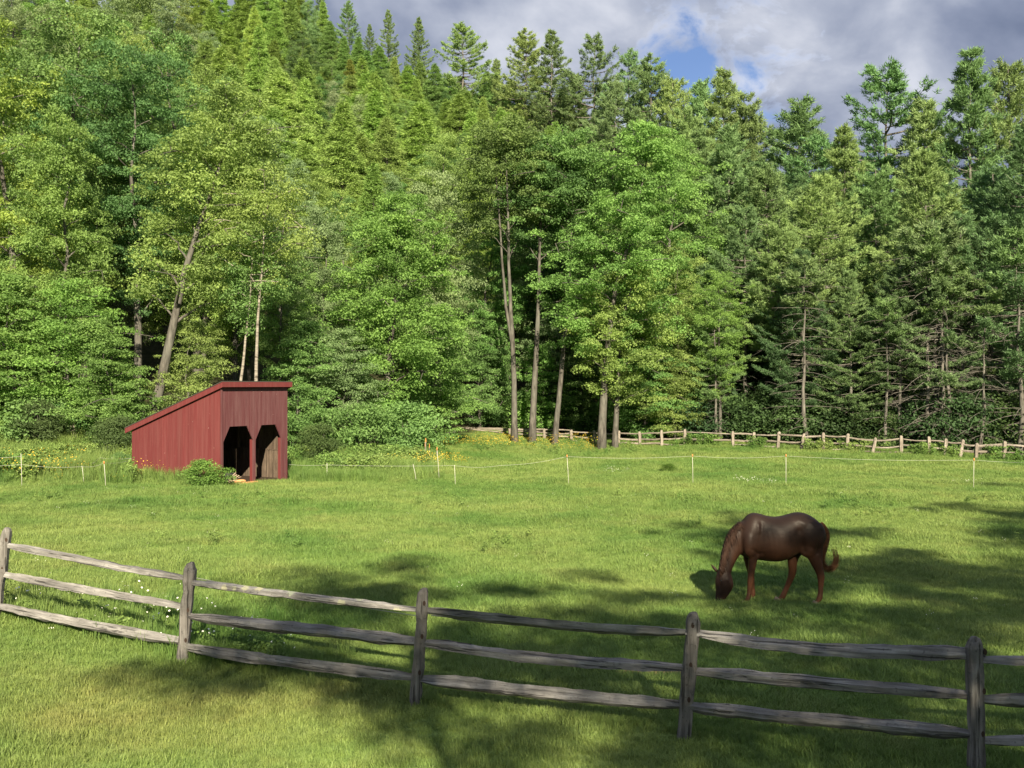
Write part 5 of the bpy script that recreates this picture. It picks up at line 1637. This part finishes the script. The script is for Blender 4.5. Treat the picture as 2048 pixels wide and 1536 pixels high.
    n = 420; x = rng.uniform(10, 30, n); y = np.interp(x, [8, 13.6, 20, 27.5], [64.5, 60.6, 57, 53.6]) + rng.normal(-0.2, 0.5, n); k = vnoise(x, y, 1.5, 77) > 0.55; x, y = x[k], y[k]
    P.append(np.column_stack([x, y, ground_z(x, y)])); S.append(rng.uniform(0.6, 1.4, len(x)))
    n = 30; x = rng.uniform(-7.5, -2.6, n); y = np.interp(x, fpx, fpy) + np.abs(rng.normal(0.3, 0.25, n)) + 0.12
    P.append(np.column_stack([x, y, ground_z(x, y)])); S.append(rng.uniform(0.3, 0.7, n))
    n = 260; x, y = field_points(rng, 20, 33, 1.0); k = vnoise(x, y, 0.8, 41) > 0.8; x, y = x[k], y[k]
    P.append(np.column_stack([x, y, ground_z(x, y)])); S.append(rng.uniform(0.35, 0.6, len(x)))
    scatter('weeds', 'leafy green weeds among the rank grass', 'weeds', np.vstack(P), np.concatenate(S), weeds, 3, 0.1)

    def flower(seed, petal, n, h, r):
        rr = np.random.default_rng(seed)
        out = []
        g = Geo()
        for i in range(n):
            b = rr.normal(0, 0.10, 2); hh = h * rr.uniform(0.7, 1.1)
            c = np.array([b[0] * 1.3, b[1] * 1.3, hh])
            a = np.linspace(0, 6.283, 8)[:-1]
            ring = c + np.column_stack([r * np.cos(a), r * np.sin(a), rr.normal(0, .2 * r, 7)])
            tl = unit(np.array([rr.normal(0, .4), -0.7, 1.0]))
            e1 = unit(np.cross(tl, [1.0, 0, 0])); e2 = np.cross(tl, e1)
            ring = c + r * (np.cos(a)[:, None] * e1 + np.sin(a)[:, None] * e2)
            g.add(np.vstack([ring, c + tl * r * .3]), None, [(j, (j + 1) % 7, 7) for j in range(7)])
        return g.mesh('flower', petal)
    pw = plain_material('white_petal', (0.80, 0.80, 0.74), 0.7, 0.2, 0.1)
    py_ = plain_material('yellow_petal', (0.55, 0.40, 0.05), 0.7, 0.2, 0.2)
    daisies = proto_collection('daisy', [flower(i, pw, 4, 0.36, 0.013) for i in range(3)])
    P = []; S = []
    n = 40; x = rng.normal(-5.2, 1.2, n); y = np.interp(x, fpx, fpy) + np.abs(rng.normal(0.8, 0.5, n))
    P.append(np.column_stack([x, y, ground_z(x, y)])); S.append(rng.uniform(0.7, 1.1, n))
    n = 150; x, y = field_points(rng, 12, 34, 0.25); P.append(np.column_stack([x, y, ground_z(x, y)])); S.append(rng.uniform(0.3, 0.5, len(x)))
    for (cx, cy, d) in ((1540, 968, 36), (1925, 962, 37), (1510, 968, 36.2), (1240, 940, 41), (860, 920, 45)):
        n = 14; x = px2x(cx, d) + rng.normal(0, .5, n); y = d + rng.normal(0, .3, n); P.append(np.column_stack([x, y, ground_z(x, y)])); S.append(rng.uniform(0.5, 0.9, n))
    scatter('daisies', 'small white daisies in the grass, thickest behind the left of the near fence', 'flowers', np.vstack(P), np.concatenate(S), daisies, 4, 0.1)
    yel = proto_collection('buttercup', [flower(20 + i, py_, 6, 0.62, 0.017) for i in range(3)])
    P = []; S = []
    zone(300, -22, -13.2, 34.5, 41, 1.0, 0.12, 11)
    zone(120, -5.0, -2.0, 42, 46, 0.9, 0.2, 12)
    zone(420, -4.0, 5.0, 57, 64.5, 1.0, 0.25, 13)
    n = 7; x = rng.uniform(-14, -11, n); y = 35.0 + (x + 10.2) / -0.866 * 0.5 - np.abs(rng.normal(0.3, 0.15, n)); P.append(np.column_stack([x, y, ground_z(x, y)])); S.append(rng.uniform(0.7, 1.4, n))
    scatter('buttercups', 'yellow buttercups in the rank grass by the shed and below the grove', 'flowers', np.vstack(P), np.concatenate(S), yel, 5, 0.1)
build_grass()
